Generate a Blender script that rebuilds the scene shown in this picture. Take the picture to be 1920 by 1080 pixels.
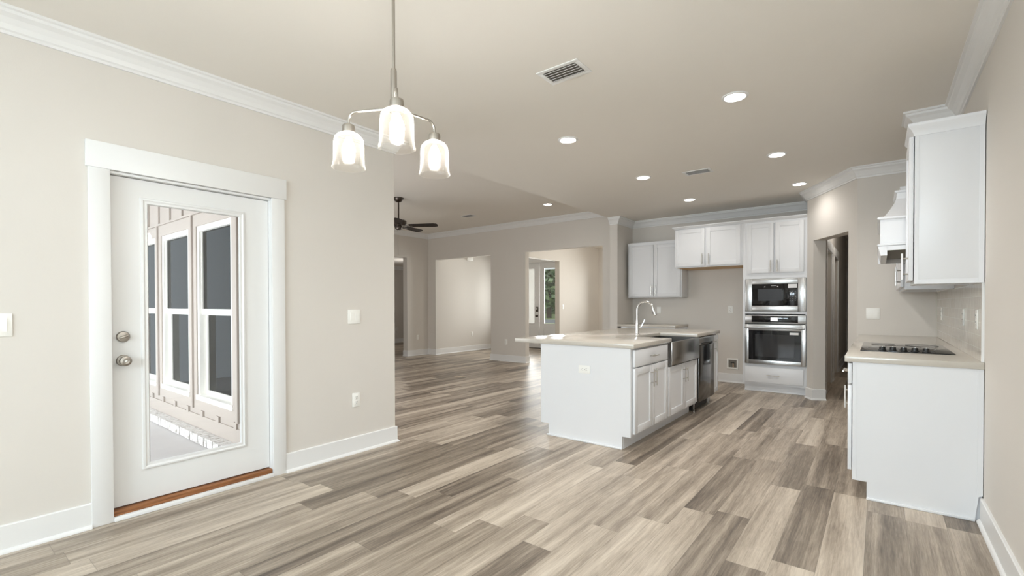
import bpy, bmesh, math, random
from mathutils import Matrix, Vector

sc = bpy.context.scene
for o in list(bpy.data.objects):
    bpy.data.objects.remove(o, do_unlink=True)
COL = sc.collection
R = math.radians
rnd = random.Random(7)

# ------------------------------------------------------------------ camera
cd = bpy.data.cameras.new('camera')
cam = bpy.data.objects.new('camera', cd)
COL.objects.link(cam)
sc.camera = cam
cd.sensor_fit = 'HORIZONTAL'
cd.sensor_width = 36.0
cd.lens = 879.957 / 1920 * 36.0
cd.shift_y = (580.70 - 540) / 1920
cd.clip_start = 0.05
cd.clip_end = 400
yaw, pitch, roll = -0.66344, -0.010367, -0.002374
Fw = Vector((math.sin(yaw) * math.cos(pitch), math.cos(yaw) * math.cos(pitch), math.sin(pitch)))
Rt = Vector((math.cos(yaw), -math.sin(yaw), 0))
Up = Rt.cross(Fw)
Rt2 = math.cos(roll) * Rt + math.sin(roll) * Up
Up2 = -math.sin(roll) * Rt + math.cos(roll) * Up
cam.matrix_world = Matrix(((Rt2.x, Up2.x, -Fw.x, 0), (Rt2.y, Up2.y, -Fw.y, 0), (Rt2.z, Up2.z, -Fw.z, 1.2493), (0, 0, 0, 1)))

# ------------------------------------------------------------------ view, world
sc.view_settings.view_transform = 'Standard'
sc.view_settings.look = 'None'
sc.view_settings.exposure = 0.60
sc.view_settings.gamma = 1.0
sc.view_settings.use_curve_mapping = False
sc.cycles.use_denoising = True
sc.cycles.max_bounces = 10
sc.cycles.diffuse_bounces = 6
sc.cycles.glossy_bounces = 4
sc.cycles.transparent_max_bounces = 16
sc.cycles.sample_clamp_indirect = 6
sc.cycles.caustics_reflective = False
sc.cycles.caustics_refractive = False
w = bpy.data.worlds.new('world')
sc.world = w
w.use_nodes = True
bg = w.node_tree.nodes['Background']
bg.inputs[0].default_value = (0.86, 0.93, 1.0, 1)
bg.inputs[1].default_value = 1.1


def area(name, loc, size, power, color, rot):
    d = bpy.data.lights.new(name, 'AREA')
    d.shape = 'RECTANGLE'
    d.size, d.size_y = size
    d.energy = power
    d.color = color
    o = bpy.data.objects.new(name, d)
    COL.objects.link(o)
    o.location = loc
    o.rotation_euler = rot
    return o


DAY = (0.80, 0.90, 1.0)
# daylight entering by the rear windows of the breakfast corner behind the camera
area('rear_window_daylight', (-1.5, -3.7, 2.35), (4.2, 2.2), 450, DAY, (R(66), 0, 0))
area('side_fill_light', (-3.72, -1.55, 1.45), (1.55, 1.65), 330, DAY, (R(86), 0, R(-90)))  # added fill at an invented side window, brightens the right wall
# daylight at the foyer doors and the front dining room window
area('foyer_daylight', (-7.65, 11.25, 1.45), (1.6, 1.6), 85, (1, 0.985, 0.97), (R(-90), 0, 0))
area('dining_window_daylight', (-5.0, 12.8, 1.5), (2.2, 1.6), 80, (1, 0.985, 0.97), (R(-90), 0, 0))
area('living_fill_light', (-6.2, 2.08, 1.3), (2.9, 1.6), 40, (0.97, 0.98, 1), (R(90), 0, 0))  # added fill just inside the dark panes, brightens the living room
area('porch_daylight', (-6.2, -2.0, 0.9), (5.5, 1.8), 125, (0.98, 0.98, 1), (R(82), 0, 0))


# ------------------------------------------------------------------ materials
def nm(name):
    m = bpy.data.materials.new(name)
    m.use_nodes = True
    nt = m.node_tree
    nt.nodes.clear()
    out = nt.nodes.new('ShaderNodeOutputMaterial')
    return m, nt, out


def N(nt, t, **kw):
    n = nt.nodes.new(t)
    for k, v in kw.items():
        if k in n.inputs:
            n.inputs[k].default_value = v
        else:
            setattr(n, k, v)
    return n


def L(nt, a, ao, b, bi):
    nt.links.new(a.outputs[ao], b.inputs[bi])


def srgb(r, g, b):
    f = lambda c: (c / 255 / 12.92) if c / 255 <= 0.04045 else ((c / 255 + 0.055) / 1.055) ** 2.4
    return (f(r), f(g), f(b), 1)


def mat(name, col, rough=0.5, metal=0.0, var=0.03, nscale=8.0, bump=0.0, bscale=120.0, spec=0.5, stretch=None):
    m, nt, out = nm(name)
    p = N(nt, 'ShaderNodeBsdfPrincipled')
    p.inputs['Roughness'].default_value = rough
    p.inputs['Metallic'].default_value = metal
    p.inputs['Specular IOR Level'].default_value = spec
    tc = N(nt, 'ShaderNodeTexCoord')
    mp = N(nt, 'ShaderNodeMapping')
    if stretch:
        mp.inputs['Scale'].default_value = stretch
    L(nt, tc, 'Object', mp, 'Vector')
    no = N(nt, 'ShaderNodeTexNoise', Scale=nscale, Detail=3.0)
    L(nt, mp, 'Vector', no, 'Vector')
    mr = N(nt, 'ShaderNodeMapRange')
    mr.inputs['To Min'].default_value = 1 - var
    mr.inputs['To Max'].default_value = 1 + var
    L(nt, no, 'Fac', mr, 'Value')
    hs = N(nt, 'ShaderNodeHueSaturation', Color=col)
    L(nt, mr, 'Result', hs, 'Value')
    L(nt, hs, 'Color', p, 'Base Color')
    if bump:
        n2 = N(nt, 'ShaderNodeTexNoise', Scale=bscale, Detail=2.0)
        L(nt, mp, 'Vector', n2, 'Vector')
        b = N(nt, 'ShaderNodeBump', Strength=bump, Distance=0.002)
        L(nt, n2, 'Fac', b, 'Height')
        L(nt, b, 'Normal', p, 'Normal')
    L(nt, p, 'BSDF', out, 'Surface')
    return m


def emit(name, col, s):
    m, nt, out = nm(name)
    e = N(nt, 'ShaderNodeEmission', Color=col, Strength=s)
    L(nt, e, 'Emission', out, 'Surface')
    return m


def glass(name, tint=(0.96, 0.98, 0.98, 1), refl=1.0, ior=1.45):
    m, nt, out = nm(name)
    t = N(nt, 'ShaderNodeBsdfTransparent', Color=tint)
    g = N(nt, 'ShaderNodeBsdfGlossy', Roughness=0.01)
    f = N(nt, 'ShaderNodeFresnel', IOR=ior)
    ml = N(nt, 'ShaderNodeMath', operation='MULTIPLY')
    ml.inputs[1].default_value = refl
    mx = N(nt, 'ShaderNodeMixShader')
    L(nt, f, 'Fac', ml, 0)
    L(nt, ml, 'Value', mx, 'Fac')
    L(nt, t, 'BSDF', mx, 1)
    L(nt, g, 'BSDF', mx, 2)
    L(nt, mx, 'Shader', out, 'Surface')
    return m


def seeded_glass():
    m, nt, out = nm('seeded_glass')
    t = N(nt, 'ShaderNodeBsdfTransparent', Color=(0.97, 0.96, 0.94, 1))
    g = N(nt, 'ShaderNodeBsdfGlossy', Roughness=0.08)
    d = N(nt, 'ShaderNodeBsdfTranslucent', Color=(0.95, 0.93, 0.88, 1))
    d2 = N(nt, 'ShaderNodeBsdfDiffuse', Color=(0.95, 0.93, 0.88, 1))
    ad = N(nt, 'ShaderNodeMixShader', Fac=0.4)
    L(nt, d, 'BSDF', ad, 1)
    L(nt, d2, 'BSDF', ad, 2)
    tc = N(nt, 'ShaderNodeTexCoord')
    v = N(nt, 'ShaderNodeTexVoronoi', Scale=170.0)
    L(nt, tc, 'Object', v, 'Vector')
    mr = N(nt, 'ShaderNodeMapRange')
    mr.inputs['From Min'].default_value = 0.12
    mr.inputs['From Max'].default_value = 0.32
    mr.inputs['To Min'].default_value = 0.030
    mr.inputs['To Max'].default_value = 0.007
    L(nt, v, 'Distance', mr, 'Value')
    lw = N(nt, 'ShaderNodeLayerWeight', Blend=0.45)
    pw = N(nt, 'ShaderNodeMath', operation='POWER')
    pw.inputs[1].default_value = 5.0
    L(nt, lw, 'Facing', pw, 0)
    pm = N(nt, 'ShaderNodeMath', operation='MULTIPLY')
    pm.inputs[1].default_value = 0.45
    L(nt, pw, 'Value', pm, 0)
    pw = pm
    ad2 = N(nt, 'ShaderNodeMath', operation='ADD', use_clamp=True)
    L(nt, mr, 'Result', ad2, 0)
    L(nt, pw, 'Value', ad2, 1)
    m1 = N(nt, 'ShaderNodeMixShader')
    L(nt, ad2, 'Value', m1, 'Fac')
    L(nt, t, 'BSDF', m1, 1)
    L(nt, ad, 'Shader', m1, 2)
    fr = N(nt, 'ShaderNodeFresnel', IOR=1.35)
    m2 = N(nt, 'ShaderNodeMixShader')
    fm = N(nt, 'ShaderNodeMath', operation='MULTIPLY')
    fm.inputs[1].default_value = 0.22
    L(nt, fr, 'Fac', fm, 0)
    L(nt, fm, 'Value', m2, 'Fac')
    L(nt, m1, 'Shader', m2, 1)
    L(nt, g, 'BSDF', m2, 2)
    L(nt, m2, 'Shader', out, 'Surface')
    return m


def floor_mat():
    m, nt, out = nm('grey_oak_vinyl_plank')
    p = N(nt, 'ShaderNodeBsdfPrincipled')
    tc = N(nt, 'ShaderNodeTexCoord')
    sp = N(nt, 'ShaderNodeSeparateXYZ')
    L(nt, tc, 'Object', sp, 'Vector')

    def M(op, a, b=None, c=None):
        n = N(nt, 'ShaderNodeMath', operation=op)
        for i, x in enumerate((a, b, c)):
            if x is None:
                continue
            if isinstance(x, (int, float)):
                n.inputs[i].default_value = x
            else:
                nt.links.new(x, n.inputs[i])
        return n.outputs[0]
    X, Y = sp.outputs['X'], sp.outputs['Y']
    u = M('DIVIDE', M('ADD', X, 0.387 + 17.8), 0.1778)
    row = M('FLOOR', u)
    wn = N(nt, 'ShaderNodeTexWhiteNoise', noise_dimensions='1D')
    nt.links.new(row, wn.inputs['W'])
    v = M('ADD', M('DIVIDE', M('ADD', Y, 20.0), 1.22), M('MULTIPLY', wn.outputs['Value'], 7.31))
    col = M('FLOOR', v)
    cv = N(nt, 'ShaderNodeCombineXYZ')
    nt.links.new(row, cv.inputs[0])
    nt.links.new(col, cv.inputs[1])
    pn = N(nt, 'ShaderNodeTexWhiteNoise', noise_dimensions='2D')
    L(nt, cv, 'Vector', pn, 'Vector')
    r = pn.outputs['Value']
    # joints
    fu, fv = M('FRACT', u), M('FRACT', v)
    du = M('MULTIPLY', M('MINIMUM', fu, M('SUBTRACT', 1.0, fu)), 0.1778)
    dv = M('MULTIPLY', M('MINIMUM', fv, M('SUBTRACT', 1.0, fv)), 1.22)
    dj = M('MINIMUM', du, dv)
    joint = N(nt, 'ShaderNodeMapRange')
    nt.links.new(dj, joint.inputs['Value'])
    joint.inputs['From Max'].default_value = 0.0022
    joint.inputs['To Min'].default_value = 0.62
    joint.inputs['To Max'].default_value = 1.0
    # grain coordinates shift with each plank
    g = N(nt, 'ShaderNodeCombineXYZ')
    nt.links.new(M('ADD', M('MULTIPLY', X, 1.0), M('MULTIPLY', r, 13.0)), g.inputs[0])
    nt.links.new(M('ADD', M('MULTIPLY', Y, 0.045), M('MULTIPLY', r, 31.0)), g.inputs[1])
    nt.links.new(M('MULTIPLY', r, 9.0), g.inputs[2])
    n1 = N(nt, 'ShaderNodeTexNoise', Scale=13.0, Detail=5.0, Roughness=0.5, Distortion=0.35)
    L(nt, g, 'Vector', n1, 'Vector')
    n2 = N(nt, 'ShaderNodeTexNoise', Scale=135.0, Detail=5.0, Roughness=0.7)
    L(nt, g, 'Vector', n2, 'Vector')
    # knots, ripples
    g3 = N(nt, 'ShaderNodeCombineXYZ')
    nt.links.new(M('ADD', X, M('MULTIPLY', r, 5.0)), g3.inputs[0])
    nt.links.new(M('ADD', M('MULTIPLY', Y, 0.22), M('MULTIPLY', r, 17.0)), g3.inputs[1])
    n3 = N(nt, 'ShaderNodeTexNoise', Scale=9.0, Detail=5.0, Roughness=0.7, Distortion=1.5)
    L(nt, g3, 'Vector', n3, 'Vector')
    a = M('MULTIPLY', M('SUBTRACT', n1.outputs['Fac'], 0.5), 1.35)
    b = M('MULTIPLY', M('SUBTRACT', n2.outputs['Fac'], 0.5), 0.85)
    c = M('MULTIPLY', M('SUBTRACT', n3.outputs['Fac'], 0.5), 0.4)
    rr = M('POWER', r, 0.8)
    base = M('ADD', M('MULTIPLY', rr, 0.50), 0.27)
    t = M('ADD', M('ADD', base, a), M('ADD', b, c))
    cr = N(nt, 'ShaderNodeValToRGB')
    e = cr.color_ramp.elements
    e[0].position = 0.0
    e[0].color = srgb(84, 74, 65)
    e[1].position = 1.0
    e[1].color = srgb(206, 194, 178)
    x = e.new(0.30); x.color = srgb(126, 114, 101)
    x = e.new(0.55); x.color = srgb(160, 147, 132)
    x = e.new(0.75); x.color = srgb(184, 171, 155)
    nt.links.new(t, cr.inputs['Fac'])
    mx = N(nt, 'ShaderNodeMix', data_type='RGBA', blend_type='MULTIPLY')
    mx.inputs[0].default_value = 1.0
    nt.links.new(cr.outputs['Color'], mx.inputs[6])
    cj = N(nt, 'ShaderNodeCombineColor')
    for i in range(3):
        nt.links.new(joint.outputs['Result'], cj.inputs[i])
    nt.links.new(cj.outputs['Color'], mx.inputs[7])
    nt.links.new(mx.outputs[2], p.inputs['Base Color'])
    p.inputs['Roughness'].default_value = 0.38
    p.inputs['Specular IOR Level'].default_value = 0.4
    bu = N(nt, 'ShaderNodeBump', Strength=0.12, Distance=0.001)
    nt.links.new(M('ADD', n2.outputs['Fac'], joint.outputs['Result']), bu.inputs['Height'])
    L(nt, bu, 'Normal', p, 'Normal')
    L(nt, p, 'BSDF', out, 'Surface')
    return m


def tile_mat():
    m, nt, out = nm('glossy_backsplash_tile')
    p = N(nt, 'ShaderNodeBsdfPrincipled')
    tc = N(nt, 'ShaderNodeTexCoord')
    sp = N(nt, 'ShaderNodeSeparateXYZ')
    L(nt, tc, 'Object', sp, 'Vector')
    cv = N(nt, 'ShaderNodeCombineXYZ')
    L(nt, sp, 'Y', cv, 0)
    L(nt, sp, 'Z', cv, 1)
    br = N(nt, 'ShaderNodeTexBrick')
    br.inputs['Color1'].default_value = srgb(222, 217, 208)
    br.inputs['Color2'].default_value = srgb(214, 208, 199)
    br.inputs['Mortar'].default_value = srgb(235, 232, 226)
    br.inputs['Scale'].default_value = 1.0
    br.inputs['Mortar Size'].default_value = 0.0022
    br.inputs['Brick Width'].default_value = 0.30
    br.inputs['Row Height'].default_value = 0.076
    L(nt, cv, 'Vector', br, 'Vector')
    L(nt, br, 'Color', p, 'Base Color')
    p.inputs['Roughness'].default_value = 0.12
    no = N(nt, 'ShaderNodeTexNoise', Scale=16.0, Detail=2.0)
    L(nt, cv, 'Vector', no, 'Vector')
    sub = N(nt, 'ShaderNodeMath', operation='SUBTRACT')
    L(nt, no, 'Fac', sub, 0)
    L(nt, br, 'Fac', sub, 1)
    bu = N(nt, 'ShaderNodeBump', Strength=0.35, Distance=0.004)
    L(nt, sub, 'Value', bu, 'Height')
    L(nt, bu, 'Normal', p, 'Normal')
    L(nt, p, 'BSDF', out, 'Surface')
    return m


def wood_mat(name, c1, c2, sx=(3, 60, 60)):
    m, nt, out = nm(name)
    p = N(nt, 'ShaderNodeBsdfPrincipled', Roughness=0.55)
    tc = N(nt, 'ShaderNodeTexCoord')
    mp = N(nt, 'ShaderNodeMapping')
    mp.inputs['Scale'].default_value = sx
    L(nt, tc, 'Object', mp, 'Vector')
    no = N(nt, 'ShaderNodeTexNoise', Scale=1.0, Detail=5.0, Distortion=0.8)
    L(nt, mp, 'Vector', no, 'Vector')
    cr = N(nt, 'ShaderNodeValToRGB')
    cr.color_ramp.elements[0].position = 0.35
    cr.color_ramp.elements[1].position = 0.65
    cr.color_ramp.elements[0].color = c1
    cr.color_ramp.elements[1].color = c2
    L(nt, no, 'Fac', cr, 'Fac')
    L(nt, cr, 'Color', p, 'Base Color')
    L(nt, p, 'BSDF', out, 'Surface')
    return m


def brick_ledge_mat():
    m, nt, out = nm('whitewashed_brick')
    p = N(nt, 'ShaderNodeBsdfPrincipled', Roughness=0.9)
    tc = N(nt, 'ShaderNodeTexCoord')
    no = N(nt, 'ShaderNodeTexNoise', Scale=22.0, Detail=5.0, Roughness=0.7)
    L(nt, tc, 'Object', no, 'Vector')
    cr = N(nt, 'ShaderNodeValToRGB')
    cr.color_ramp.elements[0].position = 0.36
    cr.color_ramp.elements[1].position = 0.5
    cr.color_ramp.elements[0].color = srgb(170, 165, 160)
    cr.color_ramp.elements[1].color = srgb(226, 224, 222)
    L(nt, no, 'Fac', cr, 'Fac')
    L(nt, cr, 'Color', p, 'Base Color')
    L(nt, p, 'BSDF', out, 'Surface')
    return m


def leaf_mat():
    m, nt, out = nm('tree_leaves')
    p = N(nt, 'ShaderNodeBsdfPrincipled', Roughness=0.6)
    tc = N(nt, 'ShaderNodeTexCoord')
    no = N(nt, 'ShaderNodeTexNoise', Scale=1.3, Detail=4.0)
    L(nt, tc, 'Object', no, 'Vector')
    cr = N(nt, 'ShaderNodeValToRGB')
    cr.color_ramp.elements[0].position = 0.35
    cr.color_ramp.elements[1].position = 0.68
    cr.color_ramp.elements[0].color = srgb(96, 116, 82)
    cr.color_ramp.elements[1].color = srgb(178, 192, 148)
    L(nt, no, 'Fac', cr, 'Fac')
    L(nt, cr, 'Color', p, 'Base Color')
    L(nt, p, 'BSDF', out, 'Surface')
    return m


WALL = mat('greige_wall_paint', srgb(214, 209, 202), 0.75, var=0.012, nscale=2.0, bump=0.10, bscale=180, spec=0.25)
CEIL = mat('greige_ceiling_paint', srgb(232, 228, 221), 0.85, var=0.012, nscale=2.0, bump=0.10, bscale=140, spec=0.2)
TRIM = mat('white_trim_paint', srgb(228, 228, 227), 0.38, var=0.008, nscale=4)
CAB = mat('white_cabinet_paint', srgb(226, 227, 229), 0.36, var=0.008, nscale=4)
DOORP = mat('door_white_paint', srgb(226, 226, 225), 0.4, var=0.008, nscale=4)
FLOOR = floor_mat()
QUARTZ = mat('cream_quartz', srgb(194, 188, 178), 0.15, var=0.02, nscale=45)
STEEL = mat('brushed_stainless', (0.50, 0.50, 0.495, 1), 0.28, 1.0, var=0.06, nscale=6, stretch=(1, 1, 40))
DARKSTEEL = mat('dark_stainless', (0.13, 0.127, 0.124, 1), 0.14, 1.0, var=0.05, nscale=6, stretch=(1, 1, 40))
SINKSTEEL = mat('sink_stainless', (0.40, 0.385, 0.365, 1), 0.22, 1.0, var=0.06, nscale=6, stretch=(40, 1, 1))
NICKEL = mat('brushed_nickel', (0.60, 0.58, 0.54, 1), 0.28, 1.0, var=0.05, nscale=30)
CHROME = mat('chrome', (0.78, 0.78, 0.78, 1), 0.10, 1.0, var=0.02)
LAMPN = mat('lamp_nickel', (0.40, 0.37, 0.33, 1), 0.36, 1.0, var=0.05, nscale=20)
DARKM = mat('dark_bronze_metal', (0.10, 0.085, 0.075, 1), 0.3, 1.0, var=0.05)
BLADE = wood_mat('dark_walnut_blade', srgb(22, 16, 12), srgb(34, 25, 19))
BLACKG = mat('black_glass', (0.006, 0.006, 0.007, 1), 0.06, var=0.02)
OVENW = mat('oven_window_glass', (0.03, 0.03, 0.032, 1), 0.04, var=0.02)
MICROW = mat('microwave_window_mesh', (0.045, 0.045, 0.047, 1), 0.3, var=0.05, spec=0.15)
BLACKP = mat('black_plastic', (0.012, 0.012, 0.012, 1), 0.45, var=0.05)
WHITEP = mat('white_plastic', srgb(240, 239, 234), 0.35, var=0.006)
SLOT = mat('dark_slot', (0.03, 0.03, 0.03, 1), 0.6)
VENTD = mat('vent_shadow_metal', srgb(120, 116, 108), 0.7)
DISPLAY = emit('lit_oven_display', (1, 1, 1, 1), 0.85)
STICKER = mat('white_sticker', srgb(235, 235, 235), 0.6)
MARK = mat('grey_print', srgb(150, 150, 150), 0.5)
SILLW = wood_mat('threshold_wood', srgb(110, 66, 34), srgb(158, 104, 60), (60, 3, 60))
PLYWOOD = wood_mat('bare_plywood', srgb(196, 160, 112), srgb(214, 180, 132), (3, 40, 40))
SIDING = mat('beige_siding_paint', srgb(178, 169, 161), 0.7, var=0.02, nscale=5)
VINYL = mat('white_vinyl', srgb(244, 243, 238), 0.45, var=0.01)
BRICK = brick_ledge_mat()
MORTAR = mat('mortar', srgb(120, 116, 114), 0.9, var=0.1, nscale=30)
CONC = mat('porch_concrete', srgb(204, 201, 200), 0.85, var=0.10, nscale=3, bump=0.2, bscale=60)
PANE = glass('clear_pane')
DARKPANE = glass('screened_dark_pane', (0.13, 0.14, 0.13, 1), 0.7)
SEED = seeded_glass()
BULB = emit('lit_bulb', (1.0, 0.98, 0.955, 1), 112)
LENS = emit('downlight_lens', (1.0, 0.94, 0.86, 1), 22)
COPPER = mat('copper_fitting', (0.75, 0.55, 0.40, 1), 0.35, 1.0)
TILE = tile_mat()
LEAF = leaf_mat()
BARK = mat('bark', srgb(92, 80, 68), 0.9, var=0.2, nscale=8)
GRASS = mat('lawn_grass', srgb(150, 158, 110), 0.9, var=0.2, nscale=2)
ROAD = mat('pale_driveway', srgb(225, 222, 216), 0.9, var=0.05, nscale=2)
ASPHALT = mat('road_asphalt', srgb(110, 108, 106), 0.9, var=0.08, nscale=3)


# ------------------------------------------------------------------ mesh builder
class B:
    def __init__(s):
        s.bm = bmesh.new()

    def box(s, x0, x1, y0, y1, z0, z1, bev=0.0, seg=2, M=None):
        if x1 < x0: x0, x1 = x1, x0
        if y1 < y0: y0, y1 = y1, y0
        if z1 < z0: z0, z1 = z1, z0
        vs = [s.bm.verts.new(p) for p in ((x0, y0, z0), (x1, y0, z0), (x1, y1, z0), (x0, y1, z0), (x0, y0, z1), (x1, y0, z1), (x1, y1, z1), (x0, y1, z1))]
        if M is not None:
            for v in vs:
                v.co = M @ v.co
        fs = [s.bm.faces.new([vs[i] for i in q]) for q in ((0, 3, 2, 1), (4, 5, 6, 7), (0, 1, 5, 4), (1, 2, 6, 5), (2, 3, 7, 6), (3, 0, 4, 7))]
        if bev > 0:
            es = list({e for f in fs for e in f.edges})
            bmesh.ops.bevel(s.bm, geom=es, offset=bev, segments=seg, profile=0.5, affect='EDGES')
        return s

    def prism(s, poly, z0, z1, axis='z', bev=0.0):
        def P(a, b, c):
            return {'z': (a, b, c), 'x': (c, a, b), 'y': (a, c, b)}[axis]
        lo = [s.bm.verts.new(P(a, b, z0)) for a, b in poly]
        hi = [s.bm.verts.new(P(a, b, z1)) for a, b in poly]
        n = len(poly)
        fs = [s.bm.faces.new(lo[::-1]), s.bm.faces.new(hi)]
        for i in range(n):
            fs.append(s.bm.faces.new((lo[i], lo[(i + 1) % n], hi[(i + 1) % n], hi[i])))
        bmesh.ops.recalc_face_normals(s.bm, faces=fs)
        if bev > 0:
            es = list({e for f in fs for e in f.edges})
            bmesh.ops.bevel(s.bm, geom=es, offset=bev, segments=2, profile=0.5, affect='EDGES')
        return s

    def lathe(s, prof, M=None, seg=32, cap=True):
        """prof: (r, z) list turned about local z"""
        M = M or Matrix()
        rings = []
        for r, z in prof:
            if r < 1e-6:
                rings.append([s.bm.verts.new(M @ Vector((0, 0, z)))])
            else:
                rings.append([s.bm.verts.new(M @ Vector((r * math.cos(2 * math.pi * i / seg), r * math.sin(2 * math.pi * i / seg), z))) for i in range(seg)])
        fs = []
        for a, b in zip(rings, rings[1:]):
            for i in range(seg):
                j = (i + 1) % seg
                if len(a) == 1 and len(b) == 1:
                    continue
                if len(a) == 1:
                    fs.append(s.bm.faces.new((a[0], b[j], b[i])))
                elif len(b) == 1:
                    fs.append(s.bm.faces.new((a[i], a[j], b[0])))
                else:
                    fs.append(s.bm.faces.new((a[i], a[j], b[j], b[i])))
        if cap:
            for rg in (rings[0], rings[-1]):
                if len(rg) > 2:
                    fs.append(s.bm.faces.new(rg))
        bmesh.ops.recalc_face_normals(s.bm, faces=fs)
        return s

    def tube(s, pts, r, seg=12, cap=True):
        pts = [Vector(p) for p in pts]
        rs = r if isinstance(r, (list, tuple)) else [r] * len(pts)
        t0 = (pts[1] - pts[0]).normalized()
        ref = Vector((0, 0, 1)) if abs(t0.z) < 0.9 else Vector((1, 0, 0))
        nrm = t0.cross(ref).normalized()
        rings = []
        for i, p in enumerate(pts):
            if i == 0: t = t0
            elif i == len(pts) - 1: t = (pts[i] - pts[i - 1]).normalized()
            else: t = ((pts[i] - pts[i - 1]).normalized() + (pts[i + 1] - pts[i]).normalized()).normalized()
            nrm = (nrm - t * nrm.dot(t)).normalized()
            bn = t.cross(nrm)
            rings.append([s.bm.verts.new(p + rs[i] * (math.cos(2 * math.pi * k / seg) * nrm + math.sin(2 * math.pi * k / seg) * bn)) for k in range(seg)])
        fs = []
        for a, b in zip(rings, rings[1:]):
            for i in range(seg):
                j = (i + 1) % seg
                fs.append(s.bm.faces.new((a[i], a[j], b[j], b[i])))
        if cap:
            fs.append(s.bm.faces.new(rings[0]))
            fs.append(s.bm.faces.new(rings[-1]))
        bmesh.ops.recalc_face_normals(s.bm, faces=fs)
        return s

    def sweep(s, path, prof, closed=False):
        """profile (out, z) swept along an XY path; 'out' points to the left of travel"""
        n = len(path)
        P = [Vector((p[0], p[1])) for p in path]

        def left(a, b):
            d = (b - a).normalized()
            return Vector((-d.y, d.x))
        rings = []
        for i in range(n):
            if closed or 0 < i < n - 1:
                l1, l2 = left(P[i - 1], P[i]), left(P[i], P[(i + 1) % n])
                m = (l1 + l2)
                m = m / m.length_squared * 2 if m.length_squared > 1e-6 else l1
            elif i == 0:
                m = left(P[0], P[1])
            else:
                m = left(P[-2], P[-1])
            rings.append([s.bm.verts.new((P[i].x + m.x * o, P[i].y + m.y * o, z)) for o, z in prof])
        k = len(prof)
        fs = []
        for i in range(n if closed else n - 1):
            a, b = rings[i], rings[(i + 1) % n]
            for j in range(k):
                fs.append(s.bm.faces.new((a[j], a[(j + 1) % k], b[(j + 1) % k], b[j])))
        if not closed:
            fs.append(s.bm.faces.new(rings[0]))
            fs.append(s.bm.faces.new(rings[-1]))
        bmesh.ops.recalc_face_normals(s.bm, faces=fs)
        return s

    def quad(s, a, b, c, d):
        s.bm.faces.new([s.bm.verts.new(p) for p in (a, b, c, d)])
        return s


def mesh(name, b, m, parent=None, smooth=True):
    me = bpy.data.meshes.new(name)
    b.bm.to_mesh(me)
    b.bm.free()
    me.materials.append(m)
    if smooth:
        me.polygons.foreach_set('use_smooth', [True] * len(me.polygons))
        try:
            me.set_sharp_from_angle(angle=R(32))
        except Exception:
            pass
    o = bpy.data.objects.new(name, me)
    COL.objects.link(o)
    if parent is not None:
        o.parent = parent
    return o


def tag(o, label, cat, group=None, kind=None):
    o['label'] = label
    o['category'] = cat
    if group: o['group'] = group
    if kind: o['kind'] = kind
    return o


def thing(name, label, cat, loc=(0, 0, 0), rotz=0, group=None, kind=None):
    o = bpy.data.objects.new(name, None)
    o.empty_display_size = 0.1
    COL.objects.link(o)
    o.location = loc
    o.rotation_euler = (0, 0, R(rotz))
    return tag(o, label, cat, group, kind)


def struct(name, b, m, label, cat, smooth=False):
    o = mesh(name, b, m, None, smooth)
    return tag(o, label, cat, None, 'structure')


# ------------------------------------------------------------------ dimensions
CE, LC = 2.743, 3.035           # kitchen and living room ceilings
XL, XR = -3.49, 0.475           # left and right walls of the dining end
YB = 8.08                       # kitchen back wall
DA = Vector((-0.757, 7.37, 0))  # angled wall, its far end ...
DB = Vector((-0.19, 6.41, 0))   # ... and its near end
DLEN = (DB - DA).length
DD = (DB - DA).normalized()
DN = Vector((-DD.y, DD.x, 0))   # towards the hall
MD = Matrix(((DD.x, DN.x, 0, DA.x), (DD.y, DN.y, 0, DA.y), (0, 0, 1, 0), (0, 0, 0, 1)))

# ------------------------------------------------------------------ floor, ceilings
b = B()
b.box(-3.67, 0.62, -2.85, 1.9, -0.05, 0)
b.box(-13.0, 0.62, 1.9, 13.7, -0.05, 0)
struct('floor', b, FLOOR, 'grey brown oak look plank floor running through all the rooms', 'floor')
struct('ceiling', B().box(-3.67, 0.62, -2.85, 8.22, CE, CE + 0.45), CEIL, 'flat beige ceiling over dining corner and kitchen', 'ceiling')
struct('ceiling', B().box(-9.2, -3.672, 1.8, 8.22, LC, LC + 0.15), CEIL, 'higher darker beige ceiling over the living room', 'ceiling')
struct('ceiling', B().box(-8.95, -3.4, 8.22, 12.7, 2.9, 3.05), CEIL, 'foyer and front room ceiling behind the two wall openings', 'ceiling')
struct('ceiling', B().box(-3.4, 0.62, 8.22, 13.7, 2.743, 2.9), CEIL, 'back hall ceiling beyond the angled wall', 'ceiling')
struct('ceiling', B().box(-13.0, -9.2, 5.0, 11.7, 2.53, 2.7), CEIL, 'dim bedroom hall ceiling at far left', 'ceiling')

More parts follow.
